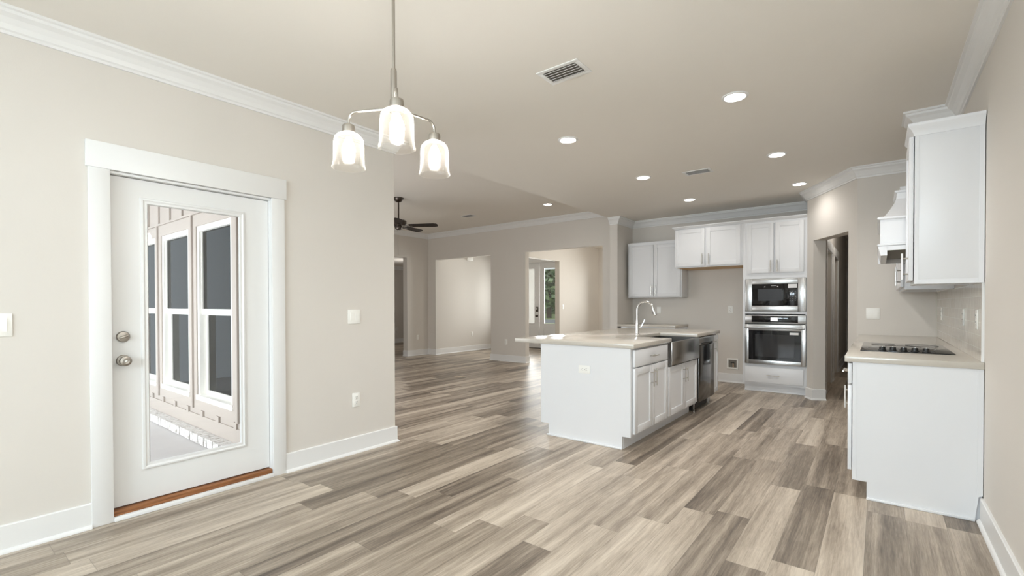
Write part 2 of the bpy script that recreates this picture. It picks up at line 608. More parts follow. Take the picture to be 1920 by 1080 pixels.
# ------------------------------------------------------------------ walls
DY0, DY1, DZ = 0.708, 1.616, 2.015
b = B()
b.box(XL - 0.18, XL, -2.85, -2.35, 0, CE)
b.box(XL - 0.18, XL, -2.35, -0.75, 0, 0.6)
b.box(XL - 0.18, XL, -2.35, -0.75, 2.3, CE)
b.box(XL - 0.18, XL, -0.75, DY0 - 0.02, 0, CE)
b.box(XL - 0.18, XL, DY1 + 0.02, 2.72, 0, CE)
b.box(XL - 0.18, XL, DY0 - 0.02, DY1 + 0.02, DZ + 0.015, CE)
struct('wall_left', b, WALL, 'beige wall holding the white glass porch door', 'wall')
struct('wall_right', B().box(XR, XR + 0.145, -2.85, 13.7, 0, CE), WALL, 'pale beige wall at the right edge beside the base cabinet', 'wall')
b = B()
RWIN = [(-2.9, -2.0), (-1.95, -1.05), (-1.0, -0.1)]
xs = -3.49
for a, c in RWIN:
    b.box(xs, a, -2.85, -2.70, 0, CE)
    b.box(a, c, -2.85, -2.70, 0, 0.6)
    b.box(a, c, -2.85, -2.70, 2.3, CE)
    xs = c
b.box(xs, XR, -2.85, -2.70, 0, CE)
struct('wall_rear', b, WALL, 'beige wall with three windows behind the camera', 'wall')
struct('wall_range', B().box(DB.x, XR, 6.41, 6.54, 0, CE), WALL, 'short beige wall facing the room behind the cooktop counter', 'wall')
b = B()
b.box(0, 0.165, 0, 0.15, 0, CE, M=MD)
b.box(0.946, DLEN, 0, 0.15, 0, CE, M=MD)
b.box(0.165, 0.946, 0, 0.15, 2.075, CE, M=MD)
struct('wall_angled', b, WALL, 'angled beige wall with the hall opening right of the ovens', 'wall')
b = B()
b.box(-0.757, -0.60, 7.37, 8.12, 0, CE)
b.box(-0.757, -0.60, 8.98, 9.5, 0, CE)
b.box(-0.757, -0.60, 10.4, 13.7, 0, CE)
b.box(-0.757, -0.60, 8.12, 8.98, 2.05, CE)
b.box(-0.757, -0.60, 9.5, 10.4, 2.05, CE)
struct('wall_hall', b, WALL, 'dim hall wall seen through the angled opening', 'wall')
struct('wall_hall_back', B().box(-0.90, -0.76, 8.225, 13.7, 0, CE), WALL, 'wall backing behind the hall doors', 'wall')
struct('wall_hall_end', B().box(-0.6, XR, 13.55, 13.7, 0, CE), WALL, 'far end wall of the narrow hall', 'wall')
struct('wall_back', B().box(-3.53, -0.757, YB, YB + 0.14, 0, CE), WALL, 'beige kitchen wall behind fridge space and oven tower', 'wall')
struct('wall_wing', B().box(-3.67, -3.53, 7.45, YB + 0.14, 0, CE), WALL, 'thin wall end between living room and kitchen cabinets', 'wall')
b = B()
for x0, x1 in ((-9.18, -8.75), (-6.93, -5.96), (-4.135, -3.671)):
    b.box(x0, x1, 8.09, 8.22, 0, LC)
b.box(-8.75, -6.93, 8.09, 8.22, 2.38, LC)
b.box(-5.96, -4.135, 8.09, 8.22, 2.38, LC)
struct('wall_living', b, WALL, 'living room back wall with two tall openings', 'wall')
b = B()
b.box(-9.18, -9.03, 1.9, 6.15, 0, LC)
b.box(-9.18, -9.03, 7.42, 8.09, 0, LC)
b.box(-9.18, -9.03, 6.15, 7.42, 2.40, LC)
struct('wall_living_left', b, WALL, 'living room side wall with a dark opening at far left', 'wall')
PW = [(-5.52, -4.655), (-6.61, -5.735), (-7.70, -6.83)]
b = B()
xs = -9.18
for x0, x1 in reversed(PW):
    b.box(xs, x0, 1.84, 2.0, 0, LC)
    b.box(x0, x1, 1.84, 2.0, 0, 0.285)
    b.box(x0, x1, 1.84, 2.0, 2.06, LC)
    xs = x1
b.box(xs, -3.671, 1.84, 2.0, 0, LC)
struct('wall_living_front', b, WALL, 'living room window wall facing the porch', 'wall')
b = B()
b.box(-8.94, -8.79, 8.22, 12.7, 0, 2.9)
struct('wall_foyer', b, WALL, 'bright foyer side wall in the left opening', 'wall')
b = B()
b.box(-6.68, -6.545, 8.22, 9.0, 0, 2.9)
b.box(-6.68, -6.545, 10.38, 12.7, 0, 2.9)
b.box(-6.68, -6.545, 9.0, 10.38, 2.38, 2.9)
struct('wall_dining', b, WALL, 'bright front room wall with a cased gap showing the entry doors', 'wall')
b = B()
b.box(-8.79, -8.56, 11.0, 11.15, 0, 2.9)
b.box(-8.56, -6.70, 11.0, 11.15, 2.47, 2.9)
b.box(-6.70, -6.681, 11.0, 11.15, 0, 2.9)
struct('wall_entry', b, WALL, 'entry wall around the double glass doors', 'wall')
b = B()
b.box(-6.545, -6.1, 12.55, 12.7, 0, 2.9)
b.box(-3.9, -3.4, 12.55, 12.7, 0, 2.9)
b.box(-6.1, -3.9, 12.55, 12.7, 0, 0.6)
b.box(-6.1, -3.9, 12.55, 12.7, 2.3, 2.9)
struct('wall_front', b, WALL, 'front room window wall', 'wall')
struct('wall_front_right', B().box(-3.53, -3.40, 8.22, 12.55, 0, 2.9), WALL, 'front room right side wall', 'wall')
b = B()
b.box(-12.75, -12.6, 5.0, 11.7, 0, 2.53)
b.box(-12.6, -9.18, 11.55, 11.7, 0, 2.53)
b.box(-12.6, -9.18, 5.0, 5.15, 0, 2.53)
b.box(-9.18, -8.95, 8.22, 11.55, 0, 2.53)
struct('wall_bedroom', b, WALL, 'dim grey wall of the room beyond the far left opening', 'wall')
# chase above the range hood
struct('wall_chase', B().box(0.235, XR, 4.865, 5.02, 2.075, CE), WALL, 'boxed chase above the range hood behind the wall cabinet', 'wall')


# ------------------------------------------------------------------ crown, baseboards
def crown_prof(z, h=0.118, d=0.092):
    return [(0, z - h), (0.012, z - h), (0.014, z - h + 0.014), (0.024, z - h + 0.020), (0.034, z - h + 0.044), (0.052, z - h + 0.070),
            (0.074, z - h + 0.086), (0.078, z - h + 0.100), (d, z - h + 0.104), (d, z), (0, z)]


def crown(name, path, z, label, closed=False):
    return struct(name, B().sweep(path, crown_prof(z), closed), TRIM, label, 'crown moulding', smooth=False)


crown('trim_1', [(-3.67, 2.72), (XL, 2.72), (XL, -2.70)], CE, 'white crown moulding above the porch door wall')
crown('trim_2', [(XR, -2.7), (XR, 4.865), (0.235, 4.865), (0.235, 5.02), (XR, 5.02), (XR, 6.41), (DB.x, 6.41), (DA.x, DA.y), (-0.757, YB), (-3.53, YB), (-3.53, 7.45), (-3.67, 7.45)],
      CE, 'white crown moulding running round the kitchen walls')
crown('trim_3', [(-3.671, 2.0), (-3.671, 8.09), (-9.03, 8.09), (-9.03, 2.0)], LC, 'white crown moulding round the living room ceiling', True)
crown('trim_4', [(XL, -2.7), (XR, -2.7)], CE, 'white crown moulding above the rear windows')
crown('trim_5', [(-12.6, 11.5), (-12.6, 5.2)], 2.53, 'white crown moulding in the dim room at far left')

BASE = [(0, 0), (0.030, 0), (0.029, 0.008), (0.024, 0.016), (0.0155, 0.021), (0.015, 0.137), (0.011, 0.141), (0, 0.141)]


def base(name, path, label):
    return struct(name, B().sweep(path, BASE), TRIM, label, 'baseboard')


P2 = lambda s, n: tuple((DA + DD * s + DN * n).xy)
base('baseboard_left', [(XL, 0.612), (XL, -2.70)], 'white baseboard left of the porch door')
base('baseboard_left_end', [(-3.67, 2.72), (XL, 2.72), (XL, 1.708)], 'white baseboard right of the porch door wrapping the wall end')
base('baseboard_right', [(XR, -2.70), (XR, 3.744)], 'white baseboard along the right wall up to the base cabinet')
base('baseboard_rear', [(XL, -2.70), (XR, -2.70)], 'white baseboard under the rear windows')
base('baseboard_back', [(-1.556, YB), (-2.535, YB)], 'white baseboard in the empty fridge space')
base('baseboard_angled', [P2(0.165, 0.15), P2(0.165, 0), P2(0.0, 0)], 'white baseboard at the foot of the angled wall')
base('baseboard_wing', [(-3.53, 7.45), (-3.67, 7.45), (-3.67, 8.09), (-4.135, 8.09), (-4.135, 8.22)], 'white baseboard round the thin wall end')
base('baseboard_column', [(-5.96, 8.22), (-5.96, 8.09), (-6.93, 8.09), (-6.93, 8.22)], 'white baseboard wrapping the wall between two openings')
base('baseboard_corner', [(-8.75, 8.22), (-8.75, 8.09), (-9.03, 8.09), (-9.03, 7.42), (-9.18, 7.42)], 'white baseboard in the living room corner')
base('baseboard_living', [(-9.03, 6.15), (-9.03, 2.0), (-3.671, 2.0), (-3.671, 2.72)], 'white baseboard under the living room windows')
base('baseboard_foyer', [(-8.79, 11.0), (-8.79, 8.22)], 'white baseboard along the bright foyer wall')
base('baseboard_dining', [(-6.545, 12.55), (-6.545, 10.38), (-6.68, 10.38)], 'white baseboard of the front room side wall')
base('baseboard_dining_near', [(-6.68, 9.0), (-6.545, 9.0), (-6.545, 8.22)], 'white baseboard of the front room near corner')
base('baseboard_front', [(-3.53, 12.55), (-6.545, 12.55)], 'white baseboard under the front room window')
base('baseboard_bedroom', [(-12.6, 11.5), (-12.6, 5.2)], 'white baseboard in the dim room at far left')
base('baseboard_hall', [(-0.60, 13.5), (-0.60, 10.49)], 'white baseboard at the far end of the hall')
base('baseboard_hall_middle', [(-0.60, 9.41), (-0.60, 9.07)], 'white baseboard between two hall doors')
base('baseboard_hall_near', [(-0.60, 8.03), (-0.60, 7.55)], 'white baseboard at the start of the hall')

# ------------------------------------------------------------------ porch door
d1 = thing('door_1', 'white full glass exterior door with lock and knob in wide white casing', 'door', (XL, 1.162, 0), 0, None, 'structure')
y = lambda v: v - 1.162
b = B()
b.box(0, 0.019, y(0.612), y(0.708), 0, 2.03, 0.002)
b.box(0, 0.019, y(1.616), y(1.709), 0, 2.03, 0.002)
b.box(0, 0.024, y(0.602), y(1.722), 2.03, 2.178, 0.002)
mesh('casing', b, TRIM, d1)
b = B()
b.box(-0.175, 0.0, y(0.690), y(0.708), 0, DZ + 0.013)
b.box(-0.175, 0.0, y(1.616), y(1.634), 0, DZ + 0.013)
b.box(-0.175, 0.0, y(0.690), y(1.634), DZ, DZ + 0.013)
b.box(-0.12, -0.085, y(0.708), y(0.720), 0, DZ)
b.box(-0.12, -0.085, y(1.604), y(1.616), 0, DZ)
b.box(-0.12, -0.085, y(0.708), y(1.616), DZ - 0.012, DZ)
mesh('jamb', b, TRIM, d1)
lx0, lx1 = -0.084, -0.04       # leaf thickness
b = B()
gy0, gy1, gz0, gz1 = y(0.868), y(1.440), 0.262, 1.893
b.box(lx0, lx1, y(0.711), gy0, 0.062, DZ - 0.004)
b.box(lx0, lx1, gy1, y(1.613), 0.062, DZ - 0.004)
b.box(lx0, lx1, gy0, gy1, 0.062, gz0)
b.box(lx0, lx1, gy0, gy1, gz1, DZ - 0.004)
leaf = mesh('door_leaf', b, DOORP, d1)
b = B()
fp = [(0, -0.004), (0.004, 0.006), (0.014, 0.010), (0.022, 0.004), (0.034, 0.006), (0.040, -0.004)]


def rect_frame(b, u0, u1, v0, v1, prof, P):
    """picture-frame moulding: prof (inset, height) around a rectangle; P maps (u, v, h) to 3D"""
    rings = []
    for ins, h in prof:
        rings.append([b.bm.verts.new(P(u, v, h)) for u, v in ((u0 + ins, v0 + ins), (u1 - ins, v0 + ins), (u1 - ins, v1 - ins), (u0 + ins, v1 - ins))])
    fs = []
    k = len(rings)
    for i in range(k):
        a, c = rings[i], rings[(i + 1) % k]
        for j in range(4):
            fs.append(b.bm.faces.new((a[j], a[(j + 1) % 4], c[(j + 1) % 4], c[j])))
    bmesh.ops.recalc_face_normals(b.bm, faces=fs)


rect_frame(b, gy0 - 0.012, gy1 + 0.012, gz0 - 0.012, gz1 + 0.012, fp, lambda u, v, h: Vector((lx1 + 0.004 + h, u, v)))
mesh('glazing_bead', b, TRIM, leaf)
mesh('glass_pane', B().box(-0.066, -0.058, gy0, gy1, gz0, gz1), PANE, leaf)
mesh('sill_strip', B().box(-0.10, 0.004, y(0.709), y(1.615), 0.025, 0.054, 0.003), SILLW, d1)
mesh('threshold', B().box(-0.17, 0.028, y(0.709), y(1.615), 0, 0.025, 0.004), TRIM, d1)


def MX(x, yy, z):   # local z axis -> +X
    return Matrix.Translation((x, yy, z)) @ Matrix.Rotation(R(90), 4, 'Y')


b = B().lathe([(0, 0), (0.033, 0), (0.034, 0.004), (0.030, 0.010), (0.016, 0.012), (0.0135, 0.030), (0.018, 0.036), (0.0275, 0.043), (0.030, 0.054), (0.027, 0.064), (0.016, 0.068), (0.012, 0.066), (0, 0.066)], MX(lx1, y(0.770), 0.925))
k = mesh('doorknob', b, LAMPN, leaf)
mesh('turn_button', B().lathe([(0, 0), (0.007, 0), (0.006, 0.008), (0, 0.009)], MX(lx1 + 0.066, y(0.770), 0.925), 16), CHROME, k)
b = B().lathe([(0, 0), (0.033, 0), (0.033, 0.006), (0.028, 0.014), (0.012, 0.017), (0, 0.017)], MX(lx1, y(0.770), 1.066))
k = mesh('deadbolt', b, LAMPN, leaf)
b = B()
b.box(-0.006, 0.006, -0.022, 0.022, 0, 0.018, 0.003, M=Matrix.Translation((lx1 + 0.016, y(0.770), 1.066)) @ Matrix.Rotation(R(90), 4, 'Y') @ Matrix.Rotation(R(20), 4, 'Z'))
mesh('thumb_turn', b, LAMPN, k)


# ------------------------------------------------------------------ windows
def window(name, label, loc, rotz, W, H, glassm, mid=0.5, kind='structure', d=0.09):
    """double hung; local x across, y into the wall, z up from the sill"""
    t = thing(name, label, 'window', loc, rotz, None, kind)
    f = 0.045
    b = B()
    b.box(-W / 2, -W / 2 + f, -0.025, d, 0, H, 0.003)
    b.box(W / 2 - f, W / 2, -0.025, d, 0, H, 0.003)
    b.box(-W / 2 + f, W / 2 - f, -0.025, d, H - 0.055, H, 0.003)
    b.box(-W / 2 - 0.012, W / 2 + 0.012, -0.045, d, 0, 0.05, 0.003)
    mesh('window_frame', b, VINYL, t)
    zm = H * mid
    # upper sash (outer), lower sash (inner)
    b = B()
    x = W / 2 - f
    b.box(-x, x, 0.0, 0.03, zm - 0.028, zm + 0.028, 0.002)
    b.box(-x, -x + 0.012, 0.0, 0.03, zm + 0.028, H - 0.055)
    b.box(x - 0.012, x, 0.0, 0.03, zm + 0.028, H - 0.055)
    us = mesh('upper_sash', b, VINYL, t)
    mesh('glass_pane', B().box(-x + 0.012, x - 0.012, 0.012, 0.018, zm + 0.028, H - 0.055), glassm, us)
    b = B()
    b.box(-x, -x + 0.035, 0.035, 0.07, 0.05, zm, 0.002)
    b.box(x - 0.035, x, 0.035, 0.07, 0.05, zm, 0.002)
    b.box(-x + 0.035, x - 0.035, 0.035, 0.07, 0.05, 0.095, 0.002)
    b.box(-x + 0.035, x - 0.035, 0.035, 0.07, zm - 0.035, zm, 0.002)
    ls = mesh('lower_sash', b, VINYL, t)
    mesh('glass_pane', B().box(-x + 0.035, x - 0.035, 0.05, 0.056, 0.095, zm - 0.035), glassm, ls)
    return t


WL = ['tall white double hung porch window nearest the door glass edge', 'middle of the three white porch windows seen through the door', 'farthest white porch window, cut off by the door frame']
for i, (x0, x1) in enumerate(PW):
    window('window_%d' % (i + 1), WL[i], ((x0 + x1) / 2, 1.835, 0.285), 0, x1 - x0 - 0.006, 1.775, DARKPANE, 0.508)
for i, (x0, x1) in enumerate(RWIN):
    window('window_%d' % (i + 4), 'white double hung window behind the camera', ((x0 + x1) / 2, -2.70, 0.6), 180, x1 - x0, 1.7, PANE)
window('window_8', 'added white double hung window behind the camera, letting fill light through the door wall', (XL, -1.55, 0.6), 90, 1.6, 1.7, PANE)  # unseen window, put in so the side fill can enter
window('window_7', 'front room window lighting the bright wall', (-5.0, 12.55, 0.6), 0, 2.2, 1.7, PANE)

# ------------------------------------------------------------------ porch outside the door
b = B()
b.box(-8.85, -3.685, 1.800, 1.838, 2.19, 2.80)                       # sheathing above the windows
b.box(-8.85, -3.685, 1.800, 1.838, -0.06, 0.13)
b.box(-8.85, -3.685, 1.812, 1.838, 0.13, 0.20)
xs = -8.85
for x0, x1 in reversed(PW):
    b.box(xs, x0, 1.800, 1.838, 0.19, 2.19)
    b.box(x0, x1, 1.800, 1.838, 0.19, 0.285)
    b.box(x0, x1, 1.800, 1.838, 2.06, 2.19)
    xs = x1
b.box(xs, -3.685, 1.800, 1.838, 0.19, 2.19)
pw = struct('wall_porch', b, SIDING, 'beige board and batten porch wall seen through the door glass', 'wall')
b = B()
x = -4.35
while x > -8.8:
    b.box(x - 0.022, x + 0.022, 1.782, 1.800, 2.19, 2.78, 0.002)
    x -= 0.385
for xx in (-4.53, -5.625, -6.72, -7.80):
    b.box(xx - 0.022, xx + 0.022, 1.782, 1.800, 0.19, 2.19, 0.002)
b.box(-8.85, -3.69, 1.778, 1.800, 2.18, 2.20)
mesh('batten', b, SIDING, pw)
b = B()
x = -4.595
while x > -8.8:
    b.box(x - 0.028, x + 0.028, 1.794, 1.812, 0.125, 0.188)
    x -= 0.397
mesh('batten_stub', b, SIDING, pw)
b = B()
x = -3.80
while x > -8.8:
    b.box(x - 0.062, x, 1.69 + rnd.uniform(-0.004, 0.004), 1.798, -0.085, -0.002 + rnd.uniform(-0.002, 0.002), 0.004)
    x -= 0.073
led = struct('trim_6', b, BRICK, 'whitewashed brick ledge at the foot of the porch wall', 'brick ledge')
mesh('mortar', B().box(-8.85, -3.75, 1.70, 1.797, -0.09, -0.010), MORTAR, led)
struct('floor_porch', B().box(-9.6, -3.675, -2.2, 1.80, -0.2, -0.09), CONC, 'grey concrete porch slab seen through the door glass', 'porch floor')
struct('ceiling_porch', B().box(-9.2, -3.675, -1.2, 1.80, 2.80, 2.86), SIDING, 'porch ceiling outside the glass door', 'ceiling')
b = B()
for sy in (0, 1):
    b.box(-3.74, -3.675, *((-0.70, 0.60) if sy == 0 else (1.72, 1.78)), -0.09, 2.80)
b.box(-3.74, -3.675, 0.60, 1.72, 2.2, 2.80)
struct('wall_outside', b, SIDING, 'outer face of the porch door wall', 'wall')

# ------------------------------------------------------------------ entry double doors and outdoors in front
def entry_leaf(parent, x0, x1, hinge_left, name):
    cx = lambda v: v
    gz0, gz1 = 0.70, 2.30
    e = 0.145
    b = B()
    b.box(x0, x0 + e, 0, 0.045, 0.02, 2.43)
    b.box(x1 - e, x1, 0, 0.045, 0.02, 2.43)
    b.box(x0 + e, x1 - e, 0, 0.045, 0.02, 0.20)
    b.box(x0 + e, x1 - e, 0, 0.045, 0.58, gz0)
    b.box(x0 + e, x1 - e, 0, 0.045, gz1, 2.43)
    b.box(x0 + e, x1 - e, 0.012, 0.035, 0.20, 0.58)
    lf = mesh(name, b, DOORP, parent)
    b = B()
    rect_frame(b, x0 + e - 0.01, x1 - e + 0.01, gz0 - 0.01, gz1 + 0.01, [(0, 0), (0.004, 0.012), (0.02, 0.012), (0.03, 0)], lambda u, v, h: Vector((u, -h, v)))
    mesh('glazing_bead', b, TRIM, lf)
    mesh('glass_pane', B().box(x0 + e, x1 - e, 0.018, 0.026, gz0, gz1), PANE, lf)
    return lf


d2 = thing('door_2', 'white double entry doors with tall glass seen beyond the opening', 'double door', (0, 11.03, 0), 0, None, 'structure')
l1 = entry_leaf(d2, -8.545, -7.635, True, 'door_leaf')
l2 = entry_leaf(d2, -7.625, -6.715, False, 'door_leaf')
b = B()
b.box(-8.56, -8.545, 0, 0.10, 0, 2.455)
b.box(-6.715, -6.70, 0, 0.10, 0, 2.455)
b.box(-8.56, -6.70, 0, 0.10, 2.433, 2.47)
mesh('jamb', b, TRIM, d2)
b = B()
b.box(-8.66, -8.56, -0.05, -0.03, 0, 2.47)
b.box(-8.66, -6.70, -0.05, -0.03, 2.46, 2.60)
mesh('casing', b, TRIM, d2)
mesh('threshold', B().box(-8.545, -6.715, -0.02, 0.08, 0.0, 0.018), DARKM, d2)


def MYn(x, yy, z):  # local z axis -> -Y
    return Matrix.Translation((x, yy, z)) @ Matrix.Rotation(R(90), 4, 'X')


mesh('door_handle', B().lathe([(0, 0), (0.033, 0), (0.032, 0.008), (0.013, 0.012), (0.013, 0.035), (0.028, 0.045), (0.029, 0.06), (0, 0.066)], MYn(-7.705, 0.0, 0.93)), DARKM, l1)
kp = mesh('keypad_lock', B().box(-7.742, -7.668, -0.024, 0, 1.05, 1.19, 0.006), DARKM, l1)
mesh('lock_face', B().box(-7.728, -7.682, -0.028, -0.024, 1.11, 1.17, 0.002), NICKEL, kp)

struct('ground_front', B().quad((-60, 13.4, -0.16), (40, 13.4, -0.16), (40, 70, -0.16), (-60, 70, -0.16)), GRASS, 'lawn in front of the house', 'lawn')
struct('path_front', B().box(-14, -3, 11.16, 26, -0.2, -0.12), ROAD, 'pale concrete drive outside the entry doors', 'driveway')
struct('road_front', B().box(-60, 40, 30, 37, -0.2, -0.14), ASPHALT, 'road beyond the front lawn', 'road')
b = B()
b.box(-14.0, -3.0, 14.3, 14.5, 2.55, 2.62)
b.box(-14.0, -3.0, 14.3, 14.5, 2.68, 2.75)
struct('beam_front', b, TRIM, 'white front porch beam seen through the entry door glass', 'beam')
b = B()
b.box(-9.72, -9.48, 12.4, 12.64, -0.12, 2.55, 0.01)
struct('column_front', b, TRIM, 'white square front porch post behind the left entry door glass', 'porch post')


def tree(loc, h, cr, seed, label):
    r2 = random.Random(seed)
    t = thing('tree', label, 'tree', loc, 0, 'trees beyond the front road')
    mesh('trunk', B().tube([(0, 0, -0.2), (0.1, 0, h * 0.3), (0, 0.1, h * 0.75)], [0.28, 0.2, 0.07], 8), BARK, t)
    b = B()
    for k in range(2600):
        while True:
            p = Vector((r2.uniform(-1, 1), r2.uniform(-1, 1), r2.uniform(-1, 1)))
            if p.length < 1 and p.length > 0.3:
                break
        lump = 1 + 0.22 * math.sin(4 * p.x + seed) * math.cos(5 * p.z)
        c = Vector((p.x * cr * lump, p.y * cr * lump, h * 0.54 + p.z * h * 0.46))
        s = r2.uniform(0.18, 0.38)
        e = Matrix.Rotation(r2.uniform(0, 6.28), 3, 'Z') @ Matrix.Rotation(r2.uniform(-1.2, 1.2), 3, 'X')
        b.quad(*[tuple(c + e @ Vector(q)) for q in ((-s, -s * 0.5, 0), (s * 0.6, -s * 0.6, 0.02), (s, s * 0.5, 0), (-s * 0.6, s * 0.6, 0.03))])
    mesh('crown', b, LEAF, t, smooth=False)


for i, (x, yy, h, c) in enumerate(((-27.8, 42, 10, 3.7), (-37.2, 42, 9.5, 3.6), (-18.4, 43, 9.5, 3.6), (-32.0, 53, 12, 4.0), (-42.5, 53, 12, 4.0))):
    tree((x, yy, -0.1), h, c, i + 3, 'leafy green tree beyond the road, seen through the entry door glass')

b = B()
for k in range(5200):
    c = Vector((rnd.uniform(-58, 10), rnd.uniform(60, 62.5), rnd.uniform(-0.2, 13)))
    if c.z > 10 + 2.5 * math.sin(c.x * 0.9) + 1.2 * math.sin(c.x * 2.3):
        continue
    q = rnd.uniform(0.5, 0.95)
    e = Matrix.Rotation(rnd.uniform(-0.8, 0.8), 3, 'Z') @ Matrix.Rotation(R(90) + rnd.uniform(-0.9, 0.9), 3, 'X')
    b.quad(*[tuple(c + e @ Vector(v)) for v in ((-q, -q * 0.5, 0), (q * 0.6, -q * 0.6, 0.05), (q, q * 0.5, 0), (-q * 0.6, q * 0.6, 0.05))])
tag(mesh('treeline', b, LEAF, None, False), 'dense green woods behind the trees beyond the road', 'woods', None, 'stuff')

# ------------------------------------------------------------------ hall doors
for i, (y0, y1) in enumerate(((8.12, 8.98), (9.5, 10.4))):
    t = thing('door_%d' % (i + 3), ['nearer', 'farther'][i] + ' panelled hall door in white casing, seen through the angled opening', 'door', (-0.60, (y0 + y1) / 2, 0), 90, None, 'structure')
    h = (y1 - y0) / 2
    b = B()
    b.box(-h - 0.09, -h, -0.02, 0, 0, 2.05, 0.003)
    b.box(h, h + 0.09, -0.02, 0, 0, 2.05, 0.003)
    b.box(-h - 0.105, h + 0.105, -0.024, 0, 2.05, 2.19, 0.003)
    mesh('casing', b, TRIM, t)
    b = B()
    b.box(-h + 0.004, h - 0.004, 0.06, 0.10, 0.008, 2.045)
    lf = mesh('door_leaf', b, DOORP, t)
    b = B()
    for z0, z1 in ((0.2, 0.95), (1.1, 1.9)):
        rect_frame(b, -h + 0.13, h - 0.13, z0, z1, [(0, 0), (0.01, 0.008), (0.03, 0.002), (0.034, 0)], lambda u, v, q: Vector((u, 0.06 - q, v)))
    mesh('panel_moulding', b, TRIM, lf)


# ------------------------------------------------------------------ electrical plates
def plate_mesh(w, h):
    return B().box(-w / 2, w / 2, -0.006, 0, -h / 2, h / 2, 0.0025)


def receptacle(parent, cx, cz, horiz=False):
    w, h = (0.030, 0.034) if not horiz else (0.034, 0.030)
    r = mesh('receptacle', B().box(cx - w / 2, cx + w / 2, -0.0085, -0.006, cz - h / 2, cz + h / 2, 0.001), WHITEP, parent)
    b = B()
    for s in (-1, 1):
        if not horiz:
            b.box(cx + s * 0.007 - 0.0012, cx + s * 0.007 + 0.0012, -0.0092, -0.0084, cz - 0.001, cz + 0.009)
        else:
            b.box(cx - 0.001, cx + 0.009, -0.0092, -0.0084, cz + s * 0.007 - 0.0012, cz + s * 0.007 + 0.0012)
    if not horiz:
        b.box(cx - 0.0022, cx + 0.0022, -0.0092, -0.0084, cz - 0.012, cz - 0.0075)
    else:
        b.box(cx - 0.012, cx - 0.0075, -0.0092, -0.0084, cz - 0.0022, cz + 0.0022)
    mesh('slot', b, SLOT, r)


def outlet(loc, rotz, label, horiz=False):
    t = thing('power_outlet', label, 'outlet', loc, rotz, 'wall outlets')
    w, h = (0.072, 0.118) if not horiz else (0.118, 0.072)
    mesh('cover_plate', plate_mesh(w, h), WHITEP, t)
    for s in (-1, 1):
        receptacle(t, s * 0.0195 if horiz else 0, 0 if horiz else s * 0.0195, horiz)
    return t


def switch(loc, rotz, label, gangs=1):
    t = thing('light_switch', label, 'switch', loc, rotz, 'wall switches')
    w = 0.072 + 0.046 * (gangs - 1)
    mesh('cover_plate', plate_mesh(w, 0.118), WHITEP, t)
    for g in range(gangs):
        cx = (g - (gangs - 1) / 2) * 0.046
        b = B()
        b.prism([(-0.006, -0.034), (-0.0075, -0.034), (-0.0115, 0.0), (-0.0085, 0.034), (-0.006, 0.034)], cx - 0.0165, cx + 0.0165, 'x')
        mesh('rocker', b, WHITEP, t)
    return t


switch((XL, 0.235, 1.153), 90, 'white switch plate cut by the left edge beside the porch door', 3)
switch((XL, 2.299, 1.153), 90, 'white double switch on the beige wall right of the porch door', 2)
outlet((XL, 2.314, 0.449), 90, 'white outlet low on the wall right of the porch door')
switch((-0.05, 6.41, 1.146), 0, 'white double switch on the wall behind the cooktop', 2)
outlet((-1.872, YB, 1.167), 0, 'white outlet in the empty fridge space beside the oven tower')
switch((-3.042, YB, 1.150), 0, 'white switch on the kitchen wall beyond the faucet', 1)
outlet((XR - 0.010, 4.493, 1.156), -90, 'middle of three thin looking outlets on the backsplash tile')
outlet((XR - 0.010, 3.927, 1.156), -90, 'nearest of three outlets on the backsplash tile, by its white edge')
outlet((XR - 0.010, 5.92, 1.156), -90, 'farthest of three outlets on the backsplash tile, at the corner')
outlet((-6.49, 8.09, 0.431), 0, 'white outlet on the wall between the two openings')
outlet((-9.03, 7.745, 0.452), 90, 'white outlet low in the living room corner at far left')
outlet((-8.79, 9.46, 0.458), 90, 'white outlet on the bright foyer wall')
outlet((-12.6, 9.89, 0.455), 90, 'white outlet in the dim room past the far left opening')
switch((-6.545, 10.55, 1.195), 90, 'white switch on the bright front room wall beside the entry view', 1)
ic = thing('door_chime', 'small white box high on the bright foyer wall', 'chime box', (-8.79, 9.36, 2.53), 90)
mesh('cover', B().box(-0.10, 0.10, -0.05, 0, -0.08, 0.08, 0.006), WHITEP, ic)

# water line box in the fridge space
t = thing('water_supply_box', 'white recessed water valve box low in the fridge space', 'valve box', (-1.838, YB, 0.30), 0)
b = B()
b.box(-0.085, -0.060, -0.010, 0, -0.085, 0.085, 0.002)
b.box(0.060, 0.085, -0.010, 0, -0.085, 0.085, 0.002)
b.box(-0.060, 0.060, -0.010, 0, 0.060, 0.085, 0.002)
b.box(-0.060, 0.060, -0.010, 0, -0.085, -0.060, 0.002)
mesh('frame', b, WHITEP, t)
mesh('back_plate', B().box(-0.060, 0.060, -0.003, -0.001, -0.060, 0.060), VENTD, t)
v = mesh('valve', B().tube([(0.01, -0.008, -0.055), (0.01, -0.012, -0.01), (0.01, -0.014, 0.02)], 0.009, 10), COPPER, t)
mesh('valve_handle', B().box(-0.025, 0.03, -0.030, -0.022, 0.010, 0.026, 0.003), SLOT, v)

# floor outlet plate in the living room
t = thing('floor_outlet', 'small pale cover plate set in the living room floor', 'floor outlet', (-5.77, 5.87, 0), 0)
mesh('cover_plate', B().box(-0.09, 0.09, -0.045, 0.045, 0, 0.006, 0.002), mat('tan_plastic', srgb(196, 182, 164), 0.5), t)


